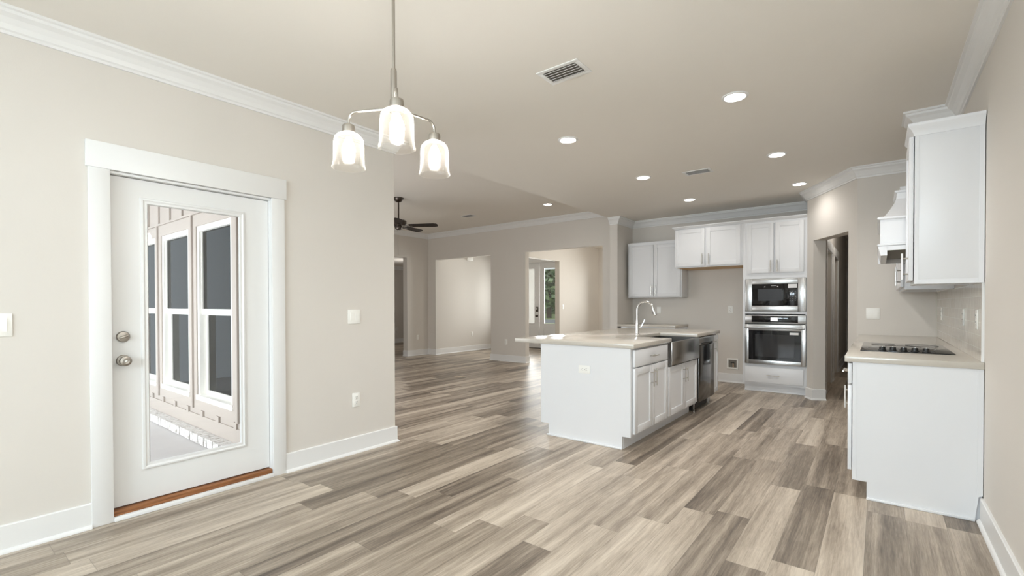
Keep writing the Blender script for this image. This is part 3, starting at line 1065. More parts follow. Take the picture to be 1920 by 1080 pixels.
# ------------------------------------------------------------------ cabinet kit (local x across, y into the cabinet, z up)
def pull(parent, x, z, vertical=True, ln=0.128, y0=-0.026, m=None):
    b = B()
    h = ln / 2
    p = y0 - 0.030
    if vertical:
        b.tube([(x, p, z - h - 0.016), (x, p, z + h + 0.016)], 0.0058, 10)
        for s in (-1, 1):
            b.tube([(x, y0, z + s * h * 0.75), (x, p, z + s * h * 0.75)], 0.0048, 8)
    else:
        b.tube([(x - h - 0.016, p, z), (x + h + 0.016, p, z)], 0.0058, 10)
        for s in (-1, 1):
            b.tube([(x + s * h * 0.75, y0, z), (x + s * h * 0.75, p, z)], 0.0048, 8)
    return mesh('handle', b, m or NICKEL, parent)


def shaker(parent, x0, x1, z0, z1, hx=None, hz=None, rail=0.058, name='door', th=0.026, vert=True):
    b = B()
    b.box(x0, x0 + rail, -th, -0.005, z0, z1, 0.0015)
    b.box(x1 - rail, x1, -th, -0.005, z0, z1, 0.0015)
    b.box(x0 + rail, x1 - rail, -th, -0.005, z0, z0 + rail, 0.0015)
    b.box(x0 + rail, x1 - rail, -th, -0.005, z1 - rail, z1, 0.0015)
    b.box(x0 + rail - 0.002, x1 - rail + 0.002, -th + 0.009, -0.004, z0 + rail - 0.002, z1 - rail + 0.002)
    d = mesh(name, b, CAB, parent)
    if hx is not None:
        pull(d, hx, hz, vert)
    return d


def slab_drawer(parent, x0, x1, z0, z1, handle=True, th=0.026):
    d = mesh('drawer', B().box(x0, x1, -th, -0.005, z0, z1, 0.002), CAB, parent)
    if handle:
        pull(d, (x0 + x1) / 2, (z0 + z1) / 2, False)
    return d


def carcass_base(W, D, z1, toe=0.112, rec=0.075):
    return B().prism([(0, toe), (0, z1), (D, z1), (D, 0.0), (rec, 0.0), (rec, toe)], 0, W, 'x')


def cab_crown(parent, W, D, z, left=True, right=True, h=0.055, d=0.034):
    """small moulding on top of a wall cabinet; wraps the sides asked for"""
    pr = [(0.001, z - 0.012), (0.006, z - 0.012), (0.010, z), (0.016, z + 0.018), (d - 0.006, z + h - 0.014), (d, z + h - 0.010), (d, z + h), (0.001, z + h)]
    path = []
    if right: path.append((W, D))
    path += [(W, 0), (0, 0)]
    if left: path.append((0, D))
    # travel with the room on the left: right side forward, front leftwards, left side back
    b = B()
    b.sweep(path[::-1] if False else [(x, yy) for x, yy in path][::1], [(-o if False else o, zz) for o, zz in pr])
    return mesh('crown_moulding', b, CAB, parent)


# ---- island --------------------------------------------------------------
IX = -1.660      # face frame plane of the island fronts (facing +x)
IB = -2.585      # back of the island
IY0 = 3.760


def isl(y0):
    return (IX, y0, 0)


ID = 0.60
# drawer base
t = thing('island_cabinet', 'white island cabinet with one drawer over two doors, nearest the end panel', 'cabinet', isl(3.782), 90, 'island cabinets')
W = 4.605 - 3.782
mesh('body', carcass_base(W, ID, 0.875), CAB, t)
slab_drawer(t, 0.008, W - 0.028, 0.712, 0.858)
shaker(t, 0.008, W / 2 - 0.012, 0.138, 0.700, W / 2 - 0.045, 0.585)
shaker(t, W / 2 - 0.008, W - 0.028, 0.138, 0.700, W / 2 + 0.026, 0.585)
# sink base
t = thing('sink_base_cabinet', 'white island cabinet with two short doors under the steel apron sink', 'cabinet', isl(4.607), 90, 'island cabinets')
W = 5.556 - 4.607
b = B()
b.prism([(0, 0.112), (0, 0.634), (ID, 0.634), (ID, 0.0), (0.075, 0.0), (0.075, 0.112)], 0, W, 'x')
b.box(0, 0.018, 0, ID, 0.634, 0.875)
b.box(W - 0.026, W, 0, ID, 0.634, 0.875)
mesh('body', b, CAB, t)
shaker(t, 0.010, W / 2 - 0.008, 0.138, 0.626, W / 2 - 0.040, 0.510)
shaker(t, W / 2 - 0.004, W - 0.030, 0.138, 0.626, W / 2 + 0.030, 0.510)
# dishwasher
t = thing('dishwasher', 'dark stainless dishwasher between sink cabinet and island end cabinet', 'dishwasher', isl(5.560), 90)
W = 6.200 - 5.560
mesh('tub_body', B().box(0.004, W - 0.004, 0.004, 0.58, 0.115, 0.868), BLACKP, t)
dp = mesh('door_panel', B().box(0.006, W - 0.006, -0.034, 0.003, 0.118, 0.770, 0.004), DARKSTEEL, t)
b = B()
b.prism([(0.003, 0.776), (0.003, 0.866), (-0.030, 0.866), (-0.036, 0.850), (-0.036, 0.800), (-0.026, 0.776)], 0.006, W - 0.006, 'x', 0.002)
cp = mesh('control_panel', b, STEEL, t)
mesh('pocket_handle', B().box(0.10, W - 0.10, -0.039, -0.034, 0.784, 0.800, 0.002), BLACKP, cp)
b = B()
b.box(0.02, W - 0.02, 0.05, 0.55, 0.012, 0.115)
mesh('kick_plate', b, BLACKP, t)
for xx in (0.03, W - 0.03):
    mesh('leveling_leg', B().lathe([(0.016, 0), (0.016, 0.008), (0.006, 0.010), (0.006, 0.118)], Matrix.Translation((xx, 0.03, 0)), 12), CHROME, t)
# end cabinet
t = thing('island_end_cabinet', 'narrow white cabinet at the far end of the island past the dishwasher', 'cabinet', isl(6.202), 90, 'island cabinets')
W = 6.425 - 6.202
mesh('body', carcass_base(W, ID, 0.875), CAB, t)
shaker(t, 0.008, W - 0.006, 0.138, 0.858, 0.045, 0.735, rail=0.045)
# panels that close the island
b = B()
b.prism([(IX, 0.112), (IX, 0.875), (IB, 0.875), (IB, 0.112), (IB + 0.09, 0.112), (IB + 0.09, 0.0), (IX - 0.077, 0.0), (IX - 0.077, 0.112)], 3.760, 3.781, 'y')
b.box(IB + 0.075, IX - 0.074, 3.746, 3.760, 0, 0.016, 0.004)
b.box(IX - 0.012, IX, 3.757, 3.760, 0.113, 0.875)
ep = mesh('island_side_cladding', b, CAB)
tag(ep, 'large plain white end panel of the island facing the camera', 'panel')
b = B()
b.prism([(IB, 0.112), (IB, 0.875), (IX - ID - 0.003, 0.875), (IX - ID - 0.003, 0.0), (IB + 0.09, 0.0), (IB + 0.09, 0.112)], 3.782, 6.425, 'y')
bp = mesh('island_back_cladding', b, CAB)
tag(bp, 'white back side of the island facing the living room', 'panel')
outlet((-2.105, 3.760, 0.662), 0, 'white sideways outlet on the island end panel', True)

# countertop with the sink opening
CZ0, CZ1 = 0.876, 0.914
b = B()
sx0, sy0, sy1 = -2.055, 4.655, 5.500
cx0, cx1, cy0, cy1 = -2.885, -1.622, 3.735, 6.455
b.prism([(cx0, cy0), (cx1, cy0), (cx1, sy0), (sx0, sy0), (sx0, sy1), (cx1, sy1), (cx1, cy1), (cx0, cy1)], CZ0, CZ1, 'z', 0.003)
ct = mesh('island_countertop', b, QUARTZ)
tag(ct, 'cream quartz island top overhanging toward the living room', 'countertop')
# apron sink
t = thing('farmhouse_sink', 'stainless apron front sink let into the island top', 'sink', (IX, 4.628, 0), 90)
W = 5.526 - 4.628
b = B()
b.box(0, 0.012, -0.034, 0.46, 0.640, 0.874)
b.box(W - 0.012, W, -0.034, 0.46, 0.640, 0.874)
b.box(0.012, W - 0.012, 0.448, 0.46, 0.640, 0.874)
b.box(0.012, W - 0.012, -0.02, 0.46, 0.640, 0.652)
mesh('basin', b, SINKSTEEL, t)
mesh('apron', B().box(0.001, W - 0.001, -0.052, -0.034, 0.642, 0.8745, 0.004), SINKSTEEL, t)
mesh('drain', B().lathe([(0, 0.6525), (0.045, 0.6525), (0.04, 0.656), (0, 0.654)], Matrix.Translation((W / 2, 0.24, 0)), 24), CHROME, t)
# faucet
t = thing('kitchen_faucet', 'tall chrome gooseneck faucet with pull down sprayer behind the sink', 'faucet', (-2.125, 4.99, CZ1), 0)
mesh('base', B().lathe([(0, 0), (0.029, 0), (0.029, 0.006), (0.022, 0.012), (0.021, 0.05), (0.0185, 0.12), (0.014, 0.165), (0, 0.165)], None, 24), CHROME, t)
pts = [(0, 0, 0.16), (0, 0, 0.275)]
r = 0.092
for i in range(13):
    a = R(180 - i * 14.0)
    pts.append((r + r * math.cos(a), 0, 0.275 + r * math.sin(a)))
mesh('spout', B().tube(pts, 0.0115, 14), CHROME, t)
e0, e1 = Vector(pts[-1]), (Vector(pts[-1]) - Vector(pts[-2])).normalized()
b = B().tube([tuple(e0 - e1 * 0.01), tuple(e0 + e1 * 0.02), tuple(e0 + e1 * 0.075), tuple(e0 + e1 * 0.085)], [0.014, 0.016, 0.0185, 0.014], 16)
sp_ = mesh('spray_head', b, CHROME, t)
nrm = Vector((e1.z, 0, -e1.x))
mesh('spray_button', B().tube([tuple(e0 + e1 * 0.018 - nrm * -0.012), tuple(e0 + e1 * 0.066 - nrm * -0.0155)], 0.0075, 10), BLACKP, sp_)
b = B().tube([(0, -0.0, 0.075), (0.012, -0.032, 0.075)], 0.012, 12)
b.tube([(0.012, -0.030, 0.074), (0.052, -0.075, 0.150)], [0.0065, 0.0045], 10)
b2 = B().tube([(0.012, 0.004, 0.078), (0.040, 0.014, 0.078)], 0.012, 12)
b2.tube([(0.036, 0.012, 0.078), (0.074, 0.028, 0.165)], [0.0065, 0.0045], 10)
mesh('lever', b2, CHROME, t)
b.bm.free()

# ---- back wall cabinets ---------------------------------------------------
t = thing('wall_cabinet', 'white two door wall cabinet left of the empty fridge space', 'cabinet', (-3.472, 7.765, 1.368), 0, 'white upper cabinets')
W = 3.472 - 2.538
mesh('body', B().box(0, W, 0, YB - 7.765 - 0.003, 0, 0.912, 0.001), CAB, t)
shaker(t, 0.022, W / 2 - 0.004, 0.016, 0.892, W / 2 - 0.036, 0.12)
shaker(t, W / 2 + 0.004, W - 0.022, 0.016, 0.892, W / 2 + 0.036, 0.12)
cab_crown(t, W, 0.30, 0.905, False, False, h=0.042, d=0.022)

t = thing('fridge_cabinet', 'white two door cabinet hung above the empty fridge space', 'cabinet', (-2.536, 7.430, 1.818), 0, 'white upper cabinets')
W = 2.536 - 1.556
mesh('body', B().box(0, W, 0, YB - 7.430 - 0.003, 0.012, 0.600, 0.001), CAB, t)
mesh('underside', B().box(0.012, W - 0.002, 0.02, YB - 7.430 - 0.004, 0.002, 0.0118), PLYWOOD, t)['label'] = 'bare plywood underside'
mesh('light_rail', B().box(0, W, 0, 0.02, 0.0, 0.0118), CAB, t)
shaker(t, 0.006, 0.452, 0.018, 0.588, 0.420, 0.120)
shaker(t, 0.474, 0.952, 0.018, 0.588, 0.516, 0.120)

t = thing('oven_cabinet', 'tall white cabinet tower holding microwave and wall oven', 'cabinet', (-1.553, 7.430, 0), 0)
W = 1.553 - 0.760
D = YB - 7.430 - 0.003
b = B()
b.box(0, 0.030, 0, D, 0.112, 2.418, 0.001)
b.box(W - 0.020, W, 0, D, 0.112, 2.418, 0.001)
b.box(0.030, W - 0.020, 0, D, 1.612, 2.418)
b.box(0.030, W - 0.020, 0, D, 1.114, 1.148)
b.box(0.030, W - 0.020, 0, D, 0.112, 0.402)
b.box(0.012, W, 0.075, D, 0, 0.112)
b.box(0.004, W, 0.062, 0.075, 0, 0.016, 0.004)
mesh('body', b, CAB, t)
shaker(t, 0.056, 0.391, 1.690, 2.386, 0.358, 1.785)
shaker(t, 0.411, 0.756, 1.690, 2.386, 0.440, 1.785)
slab_drawer(t, 0.034, 0.756, 0.142, 0.362)
# one moulding over fridge cabinet and tower
b = B()
pr = [(0.0005, 2.419), (0.008, 2.419), (0.016, 2.428), (0.034, 2.444), (0.038, 2.448), (0.038, 2.460), (0.0005, 2.460)]
b.sweep([(-0.762, 7.4298), (-2.5365, 7.4298), (-2.5365, 7.75)], pr)
b.box(-2.5365, -0.762, 7.4298, 7.74, 2.4185, 2.460)
cm = mesh('cabinet_crown_moulding', b, CAB)
tag(cm, 'white stepped moulding along the top of fridge cabinet and oven tower', 'moulding')

# microwave
t = thing('microwave', 'built in black glass microwave in a wide stainless trim frame', 'microwave', (-1.519, 7.430, 1.150), 0)
W, H = 0.750, 0.460
b = B()
fx0, fx1, fz0, fz1 = 0.088, 0.652, 0.078, 0.384
b.box(0, fx0, -0.020, -0.001, 0, H, 0.003)
b.box(fx1, W, -0.020, -0.001, 0, H, 0.003)
b.box(fx0, fx1, -0.020, -0.001, 0, fz0, 0.003)
b.box(fx0, fx1, -0.020, -0.001, fz1, H, 0.003)
tf = mesh('trim_frame', b, STEEL, t)
for xx, q in ((0.012, 1), (W - 0.030, 2), (W - 0.014, 3)):
    pts = [(xx + 0.006 * math.sin(i * 1.3 + q * 2), -0.0215, 0.01 + i * 0.044) for i in range(11)]
    mesh('protective_film', B().tube(pts, 0.0028, 6), WHITEP, tf)['label'] = 'wrinkled strip of protective film'
mesh('oven_box', B().box(0.05, W - 0.05, 0.0, 0.40, 0.03, H - 0.03), BLACKP, t)
dr = mesh('door', B().box(fx0 + 0.002, fx0 + 0.400, -0.026, -0.001, fz0 + 0.002, fz1 - 0.002, 0.003), BLACKG, t)
mesh('window', B().box(fx0 + 0.078, fx0 + 0.376, -0.0275, -0.0255, fz0 + 0.068, fz0 + 0.236), MICROW, dr)
mesh('printed_mark', B().box(fx0 + 0.24, fx0 + 0.31, -0.0268, -0.0258, fz1 - 0.030, fz1 - 0.022), MARK, dr)
cpn = mesh('control_panel', B().box(fx0 + 0.403, fx1 - 0.002, -0.026, -0.001, fz0 + 0.002, fz1 - 0.002, 0.003), BLACKG, t)
for i in range(3):
    for j in range(6):
        mesh('key_mark', B().box(fx0 + 0.468 + i * 0.032, fx0 + 0.478 + i * 0.032, -0.0268, -0.0258, fz0 + 0.070 + j * 0.024, fz0 + 0.075 + j * 0.024), MARK, cpn)
mesh('sticker', B().box(fx0 + 0.450, fx0 + 0.556, -0.0268, -0.0258, fz1 - 0.062, fz1 - 0.008), STICKER, cpn)

# wall oven
t = thing('wall_oven', 'stainless built in oven with black glass door under the microwave', 'oven', (-1.519, 7.430, 0.404), 0)
W = 0.750
mesh('oven_box', B().box(0.015, W - 0.018, 0.002, 0.56, 0.004, 0.700), BLACKP, t)
cpn = mesh('control_panel', B().box(0, W, -0.024, -0.001, 0.575, 0.694, 0.003), STEEL, t)
gl = mesh('control_glass', B().box(0.084, 0.656, -0.026, -0.0235, 0.592, 0.682, 0.001), BLACKG, cpn)
mesh('display', B().box(0.326, 0.414, -0.0275, -0.0258, 0.610, 0.658), DISPLAY, gl)
b = B()
dz1 = 0.562
wx0, wx1, wz0, wz1 = 0.050, 0.694, 0.058, 0.476
b.box(0, wx0, -0.040, -0.001, 0, dz1, 0.003)
b.box(wx1, W, -0.040, -0.001, 0, dz1, 0.003)
b.box(wx0, wx1, -0.040, -0.001, 0, wz0, 0.003)
b.box(wx0, wx1, -0.040, -0.001, wz1, dz1, 0.003)
dr = mesh('door', b, STEEL, t)
gw = mesh('window', B().box(wx0, wx1, -0.0385, -0.004, wz0, wz1), BLACKG, dr)
mesh('sticker', B().box(0.560, 0.664, -0.0395, -0.0383, 0.424, 0.456), STICKER, dr)
b = B()
b.box(0.132, 0.618, -0.0392, -0.0384, 0.108, 0.420)
mesh('inner_window', b, OVENW, dr)
b = B()
b.tube([(0.010, -0.085, 0.518), (W - 0.012, -0.085, 0.518)], 0.0135, 14)
for xx in (0.035, W - 0.035):
    b.tube([(xx, -0.040, 0.518), (xx, -0.085, 0.518)], 0.010, 10)
mesh('handle', b, STEEL, dr)

# beverage base cabinet left of the fridge space
t = thing('base_cabinet', 'white base cabinet mostly hidden behind the island, left of the fridge space', 'cabinet', (-3.472, 7.470, 0), 0, 'base cabinets')
W = 3.472 - 2.548
mesh('body', carcass_base(W, YB - 7.470 - 0.003, 0.875), CAB, t)
slab_drawer(t, 0.02, W / 2 - 0.004, 0.70, 0.858)
slab_drawer(t, W / 2 + 0.004, W - 0.02, 0.70, 0.858)
shaker(t, 0.02, W / 2 - 0.004, 0.138, 0.688, W / 2 - 0.04, 0.58)
shaker(t, W / 2 + 0.004, W - 0.02, 0.138, 0.688, W / 2 + 0.04, 0.58)
bc = mesh('countertop', B().box(-3.528, -2.536, 7.442, YB - 0.002, CZ0, CZ1, 0.003), QUARTZ)
tag(bc, 'short cream countertop on the back wall seen just above the island top', 'countertop')

# ---- right wall run (fronts face -x) ----------------------------------------
RX = -0.132      # face frame plane
RD = XR - RX - 0.004


def rgt(y1, x=RX, z=0):
    return (x, y1, z)


RY = 3.770       # near end of the run (after the end panel)
runs = [(RY, 4.150, 'white base cabinet nearest the camera, behind the big end panel'), (4.152, 5.105, 'white base cabinet under the cooktop'), (5.107, 6.385, 'white base cabinet in the far corner beyond the cooktop')]
for i, (y0, y1, lab) in enumerate(runs):
    t = thing('base_cabinet', lab, 'cabinet', rgt(y1), -90, 'base cabinets')
    W = y1 - y0
    mesh('body', carcass_base(W, RD, 0.875), CAB, t)
    if i == 0:
        slab_drawer(t, 0.006, W - 0.006, 0.730, 0.862)
        shaker(t, 0.006, W - 0.006, 0.166, 0.720, 0.040, 0.590)
    else:
        slab_drawer(t, 0.006, W - 0.006, 0.730, 0.862)
        shaker(t, 0.006, W / 2 - 0.002, 0.166, 0.720, W / 2 - 0.036, 0.590)
        shaker(t, W / 2 + 0.002, W - 0.006, 0.166, 0.720, W / 2 + 0.036, 0.590)
b = B()
b.prism([(RX, 0.112), (RX, 0.875), (XR - 0.003, 0.875), (XR - 0.003, 0.150), (XR - 0.019, 0.143), (XR - 0.033, 0.024), (XR - 0.033, 0.0), (RX + 0.077, 0.0), (RX + 0.077, 0.112)], 3.750, RY - 0.001, 'y')
b.box(RX, RX + 0.022, 3.747, 3.750, 0.113, 0.875)
b.box(XR - 0.026, XR - 0.003, 3.747, 3.750, 0.15, 0.875)
b.box(RX + 0.074, XR - 0.034, 3.737, 3.750, 0, 0.016, 0.004)
ep = mesh('cabinet_side_cladding', b, CAB)
tag(ep, 'large plain white end panel of the cooktop counter at the right', 'panel')
rc = mesh('countertop', B().box(-0.174, XR - 0.002, 3.730, 6.408, CZ0, CZ1, 0.003), QUARTZ)
tag(rc, 'cream quartz counter along the right wall carrying the cooktop', 'countertop')
bs = struct('wall_backsplash', B().box(XR - 0.010, XR - 0.0005, 3.775, 6.409, CZ1 + 0.001, 1.372), TILE, 'glossy pale tile backsplash on the right wall under the wall cabinets', 'backsplash')
mesh('edge_trim', B().box(XR - 0.012, XR - 0.0005, 3.760, 3.774, CZ1 + 0.001, 1.372), TRIM, bs)

# cooktop
t = thing('cooktop', 'black glass cooktop with five knobs set in the right counter', 'cooktop', (0.147, 4.64, CZ1), 0)
b = B().box(-0.250, 0.250, -0.455, 0.455, 0.0005, 0.006, 0.0015)
gl = mesh('glass_top', b, BLACKG, t)
for i, (xx, yy, rr) in enumerate(((-0.12, -0.19, 0.09), (0.12, -0.19, 0.075), (-0.12, 0.26, 0.075), (0.12, 0.26, 0.1), (0.0, 0.05, 0.11))):
    mesh('burner_ring', B().lathe([(rr - 0.003, 0.0062), (rr, 0.0062), (rr, 0.0066), (rr - 0.003, 0.0066), (rr - 0.003, 0.0062)], Matrix.Translation((xx, yy, 0)), 40, cap=False), SLOT, gl)
for i in range(5):
    b = B().lathe([(0, 0.006), (0.024, 0.006), (0.024, 0.010), (0.019, 0.012), (0.017, 0.032), (0, 0.034)], Matrix.Translation((-0.126 + i * 0.0585, -0.400, 0)), 20)
    kk = mesh('knob', b, BLACKP, t)
    mesh('pointer', B().box(-0.126 + i * 0.0585 - 0.003, -0.126 + i * 0.0585 + 0.003, -0.418, -0.396, 0.033, 0.037, 0.001), CHROME, kk)

# upper cabinets
UX = 0.168


def upper(y0, y1, lab, H=0.905):
    t = thing('wall_cabinet', lab, 'cabinet', (UX, y1, 1.370), -90, 'white upper cabinets')
    W, D = y1 - y0, XR - UX - 0.004
    b = B()
    b.box(0, W, 0, D, 0.028, H, 0.001)
    b.box(0, W, 0, 0.020, 0, 0.028)
    b.box(0, 0.016, 0.020, D, 0, 0.028)
    b.box(W - 0.016, W, 0.020, D, 0, 0.028)
    b.box(0.016, W - 0.016, D - 0.02, D, 0, 0.028)
    mesh('body', b, CAB, t)
    shaker(t, 0.006, W - 0.008, 0.022, H - 0.010, W - 0.045, 0.112)
    pr = [(0.0008, H - 0.012), (0.006, H - 0.012), (0.008, H + 0.004), (0.018, H + 0.026), (0.032, H + 0.042), (0.034, H + 0.048), (0.034, H + 0.060), (0.0008, H + 0.060)]
    b = B()
    b.sweep([(W, D), (W, 0), (0, 0)], pr)
    b.box(0.0, W, 0.0, D, H + 0.001, H + 0.055)
    mesh('crown_moulding', b, CAB, t)
    return t, W, D


t, W, D = upper(3.752, 4.168, 'tall white wall cabinet nearest the camera, its blank side filling the right')
b = B()
b.box(W, W + 0.0025, 0, 0.020, 0.0, 0.905)
b.box(W, W + 0.0025, D - 0.022, D, 0.0, 0.905)
mesh('side_stile', b, CAB, t)
upper(5.084, 6.385, 'white wall cabinet beyond the range hood, only its door edge showing', 0.79)

# range hood
t = thing('range_hood', 'white wooden range hood with sloping sides between the wall cabinets', 'range hood', (XR - 0.003, 4.626, 1.587), -90)
hw = 0.452
DP = 0.475 + 0.008     # depth of the lower box
yf = -DP


def ring(b, w, f, z):
    return [b.bm.verts.new(p) for p in ((-w, f, z), (w, f, z), (w, 0, z), (-w, 0, z))]


def loft(b, secs):
    rs = [ring(b, *s) for s in secs]
    fs = [b.bm.faces.new(rs[0][::-1]), b.bm.faces.new(rs[-1])]
    for a, c in zip(rs, rs[1:]):
        for j in range(4):
            fs.append(b.bm.faces.new((a[j], a[(j + 1) % 4], c[(j + 1) % 4], c[j])))
    bmesh.ops.recalc_face_normals(b.bm, faces=fs)


b = B()
loft(b, [(hw - 0.014, yf + 0.016, 0.080), (hw - 0.014, yf + 0.016, 0.250)])
mesh('box_body', b, CAB, t)
b = B()
loft(b, [(hw - 0.006, yf + 0.006, 0.250), (hw, yf, 0.256), (hw, yf, 0.266), (hw - 0.010, yf + 0.010, 0.272)])
loft(b, [(hw - 0.008, yf + 0.006, 0.066), (hw, yf, 0.070), (hw, yf, 0.078), (hw - 0.010, yf + 0.010, 0.083)])
mesh('ledge_moulding', b, CAB, t)
b = B()
secs = []
for i in range(9):
    q = i / 8
    g = q ** 0.72
    secs.append((hw - 0.03 - (hw - 0.03 - 0.20) * g, yf + 0.035 + (DP - 0.035 - 0.375) * (1 - (1 - q) ** 1.25), 0.272 + 0.155 * q))
secs += [(0.20, -0.372, 0.470)]
loft(b, secs)
mesh('chimney', b, CAB, t)
b = B()
loft(b, [(0.206, -0.378, 0.470), (0.212, -0.385, 0.476), (0.212, -0.385, 0.486)])
mesh('cap', b, CAB, t)
b = B()
b.box(-hw + 0.004, -hw + 0.022, yf + 0.004, 0, 0.0, 0.066)
b.box(hw - 0.022, hw - 0.004, yf + 0.004 + 0.05, 0, 0.035, 0.066)
b.prism([(yf + 0.004, 0.066), (yf + 0.020, 0.0), (yf + 0.055, 0.0), (yf + 0.055, 0.066)], -hw + 0.022, hw - 0.004, 'x')
mesh('skirt', b, CAB, t)
mesh('filter_insert', B().box(-hw + 0.03, hw - 0.03, yf + 0.058, -0.01, 0.035, 0.066), VENTD, t)

# ------------------------------------------------------------------ ceiling fixtures
DL = [(-0.822, 3.66, 'nearest and largest of the six kitchen ceiling lights, at the right'), (-2.224, 3.675, 'lit recessed light above the near end of the island'),
      (-0.809, 5.33, 'lit recessed light above the aisle, second along the right row'), (-2.187, 5.31, 'lit recessed light above the island middle, left of the small ceiling vent'),
      (-0.785, 6.80, 'farthest recessed light of the right row, by the angled wall crown'), (-2.13, 6.84, 'lit recessed light nearest the fridge cabinet')]
for x, yy, lab in DL + [(-4.644, 6.98, 'lone small recessed light in the higher living room ceiling')]:
    zc = CE if x > -3.6 else LC
    t = thing('recessed_downlight', lab, 'ceiling light', (x, yy, zc), 0, 'recessed ceiling lights')
    mesh('trim_ring', B().lathe([(0.066, -0.002), (0.072, -0.009), (0.086, -0.007), (0.090, 0.0), (0.066, 0.0), (0.066, -0.002)], None, 40, cap=False), TRIM, t)
    mesh('lens', B().lathe([(0, -0.0045), (0.050, -0.0045), (0.0665, -0.0015), (0.0665, 0.0), (0, 0.0)], None, 40), LENS, t)
    ld = bpy.data.lights.new('downlight_lamp', 'SPOT')
    ld.energy = 44 if yy < 4 else 24 if yy < 6 else 9
    ld.color = (1.0, 0.975, 0.945)
    ld.spot_size = R(150)
    ld.spot_blend = 0.8
    ld.shadow_soft_size = 0.07
    lo = bpy.data.objects.new('downlight_lamp', ld)
    COL.objects.link(lo)
    lo.location = (x, yy, zc - 0.03)


def vent(loc, L_, Wd, n, label, rotz=0):
    t = thing('ceiling_vent', label, 'vent', loc, rotz, 'ceiling vents')
    f = 0.030
    b = B()
    b.box(-L_ / 2, L_ / 2, -Wd / 2, -Wd / 2 + f, -0.006, 0, 0.002)
    b.box(-L_ / 2, L_ / 2, Wd / 2 - f, Wd / 2, -0.006, 0, 0.002)
    b.box(-L_ / 2, -L_ / 2 + f, -Wd / 2 + f, Wd / 2 - f, -0.006, 0, 0.002)
    b.box(L_ / 2 - f, L_ / 2, -Wd / 2 + f, Wd / 2 - f, -0.006, 0, 0.002)
    mesh('frame', b, TRIM, t)
    mesh('duct_backing', B().box(-L_ / 2 + f, L_ / 2 - f, -Wd / 2 + f, Wd / 2 - f, -0.001, -0.0005), VENTD, t)
    iw = Wd - 2 * f
    for i in range(n):
        yy = -iw / 2 + iw * (i + 0.5) / n
        M = Matrix.Translation((0, yy, -0.006)) @ Matrix.Rotation(R(28), 4, 'X')
        mesh('slat', B().box(-L_ / 2 + f, L_ / 2 - f, -iw / n * 0.40, iw / n * 0.40, -0.0008, 0.0008, M=M), TRIM, t)
    return t


vent((-1.60, 2.595, CE), 0.30, 0.20, 5, 'large white slatted ceiling vent nearest the chandelier')
vent((-1.612, 5.47, CE), 0.30, 0.18, 5, 'smaller looking ceiling vent between the far recessed lights')
vent((-6.48, 6.89, LC), 0.30, 0.20, 5, 'ceiling vent in the living room beyond the fan')

# chandelier
HX, HY = -1.553, 1.212
t = thing('chandelier', 'three light brushed nickel chandelier with seeded glass bell shades', 'chandelier', (HX, HY, 0), 0)
mesh('canopy', B().lathe([(0, CE), (0.065, CE), (0.065, CE - 0.012), (0.05, CE - 0.025), (0.012, CE - 0.03), (0, CE - 0.03)]), LAMPN, t)
mesh('rod', B().tube([(0, 0, 2.20), (0, 0, CE - 0.02)], 0.0065, 14), LAMPN, t)
mesh('stem_sleeve', B().lathe([(0, 2.055), (0.0125, 2.055), (0.0125, 2.196), (0.011, 2.204), (0, 2.204)]), LAMPN, t)
mesh('hub', B().lathe([(0, 2.028), (0.017, 2.030), (0.021, 2.040), (0.021, 2.056), (0.013, 2.064), (0, 2.064)]), LAMPN, t)
mesh('finial', B().lathe([(0, 1.996), (0.007, 2.0), (0.010, 2.008), (0.008, 2.018), (0.011, 2.03), (0, 2.03)], None, 20), LAMPN, t)
to_cam = math.atan2(-HY, -HX)
for k in range(3):
    a = to_cam + R(3) + k * R(120)
    ca, sa = math.cos(a), math.sin(a)
    r = 0.205
    pts = [(0, 0.0, 2.047), (0.12 * ca, 0.12 * sa, 2.049)]
    for i in range(7):
        g = R(90 - i * 15)
        pts.append(((r - 0.035 + 0.035 * math.cos(g)) * ca, (r - 0.035 + 0.035 * math.cos(g)) * sa, 2.014 + 0.035 * math.sin(g)))
    pts.append((r * ca, r * sa, 2.000))
    mesh('arm', B().tube(pts, 0.0052, 12), LAMPN, t)
    T = Matrix.Translation((r * ca, r * sa, 0))
    cup = mesh('socket_cup', B().lathe([(0, 2.004), (0.008, 2.004), (0.010, 1.998), (0.0235, 1.996), (0.0255, 1.990), (0.0255, 1.966), (0.022, 1.962), (0, 1.962)], T), LAMPN, t)
    prof = [(0.0235, 1.966), (0.030, 1.964), (0.044, 1.956), (0.0565, 1.941), (0.0605, 1.922), (0.0612, 1.880), (0.0617, 1.850), (0.0640, 1.832), (0.0680, 1.823), (0.0688, 1.820),
            (0.0660, 1.820), (0.0620, 1.831), (0.0592, 1.850), (0.0587, 1.880), (0.0580, 1.920), (0.0540, 1.938), (0.0425, 1.952), (0.030, 1.960), (0.0235, 1.962)]
    mesh('glass_shade', B().lathe(prof, T, 48, cap=False), SEED, cup)
    mesh('bulb', B().lathe([(0, 1.948), (0.010, 1.946), (0.013, 1.938), (0.020, 1.922), (0.026, 1.902), (0.0265, 1.888), (0.021, 1.872), (0.011, 1.864), (0, 1.862)], T, 24), BULB, cup)

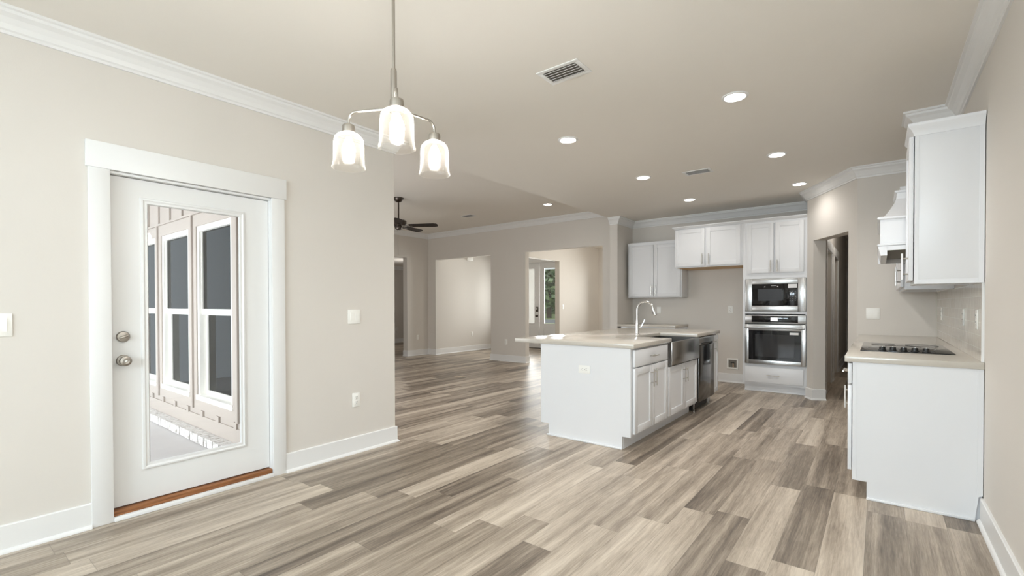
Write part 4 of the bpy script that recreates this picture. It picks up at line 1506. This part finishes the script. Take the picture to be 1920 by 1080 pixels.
# ceiling fan in the living room
FX, FY = -6.31, 5.01
t = thing('ceiling_fan', 'dark bladed ceiling fan half hidden by the wall end', 'ceiling fan', (FX, FY, LC), 0)
mesh('canopy', B().lathe([(0, 0), (0.082, 0), (0.080, -0.02), (0.060, -0.055), (0.030, -0.075), (0, -0.075)]), DARKM, t)
mesh('downrod', B().tube([(0, 0, -0.07), (0, 0, -0.36)], 0.0125, 14), DARKM, t)
mesh('motor_housing', B().lathe([(0, -0.345), (0.025, -0.345), (0.03, -0.36), (0.115, -0.375), (0.130, -0.39), (0.130, -0.445), (0.118, -0.462), (0.07, -0.47), (0, -0.47)], None, 40), DARKM, t)
mesh('switch_housing', B().lathe([(0, -0.47), (0.055, -0.47), (0.058, -0.50), (0.05, -0.525), (0.02, -0.535), (0, -0.535)], None, 32), DARKM, t)
mesh('pull_chain', B().tube([(0.03, -0.035, -0.52), (0.03, -0.035, -0.95)], 0.0022, 6), DARKM, t)
for k in range(5):
    a = R(33.5 + 72 * k)
    M = Matrix.Rotation(a, 4, 'Z')
    iron = B()
    iron.box(0.11, 0.23, -0.02, 0.02, -0.474, -0.466, 0.002, M=M)
    ob = mesh('blade_iron', iron, DARKM, t)
    bl = B()
    Mt = M @ Matrix.Translation((0, 0, -0.462)) @ Matrix.Rotation(R(-13), 4, 'X')
    prof = [(0.18, -0.052), (0.60, -0.068), (0.645, -0.055), (0.66, -0.03), (0.66, 0.03), (0.645, 0.055), (0.60, 0.068), (0.18, 0.052)]
    bl.prism(prof, -0.003, 0.003, 'z')
    for v in bl.bm.verts:
        v.co = Mt @ v.co
    mesh('blade', bl, BLADE, ob)

# unseen fill lights added to brighten the rooms beyond
for nme, pos, en in (('hall_fill', (0.0, 9.0, 2.45), 6.5), ('bedroom_fill', (-10.6, 8.6, 1.9), 11), ('front_room_fill', (-4.3, 10.6, 2.2), 26)):
    ld = bpy.data.lights.new(nme, 'POINT')
    ld.energy = en
    ld.color = (1.0, 0.96, 0.91)
    ld.shadow_soft_size = 0.1
    lo = bpy.data.objects.new(nme, ld)
    COL.objects.link(lo)
    lo.location = pos
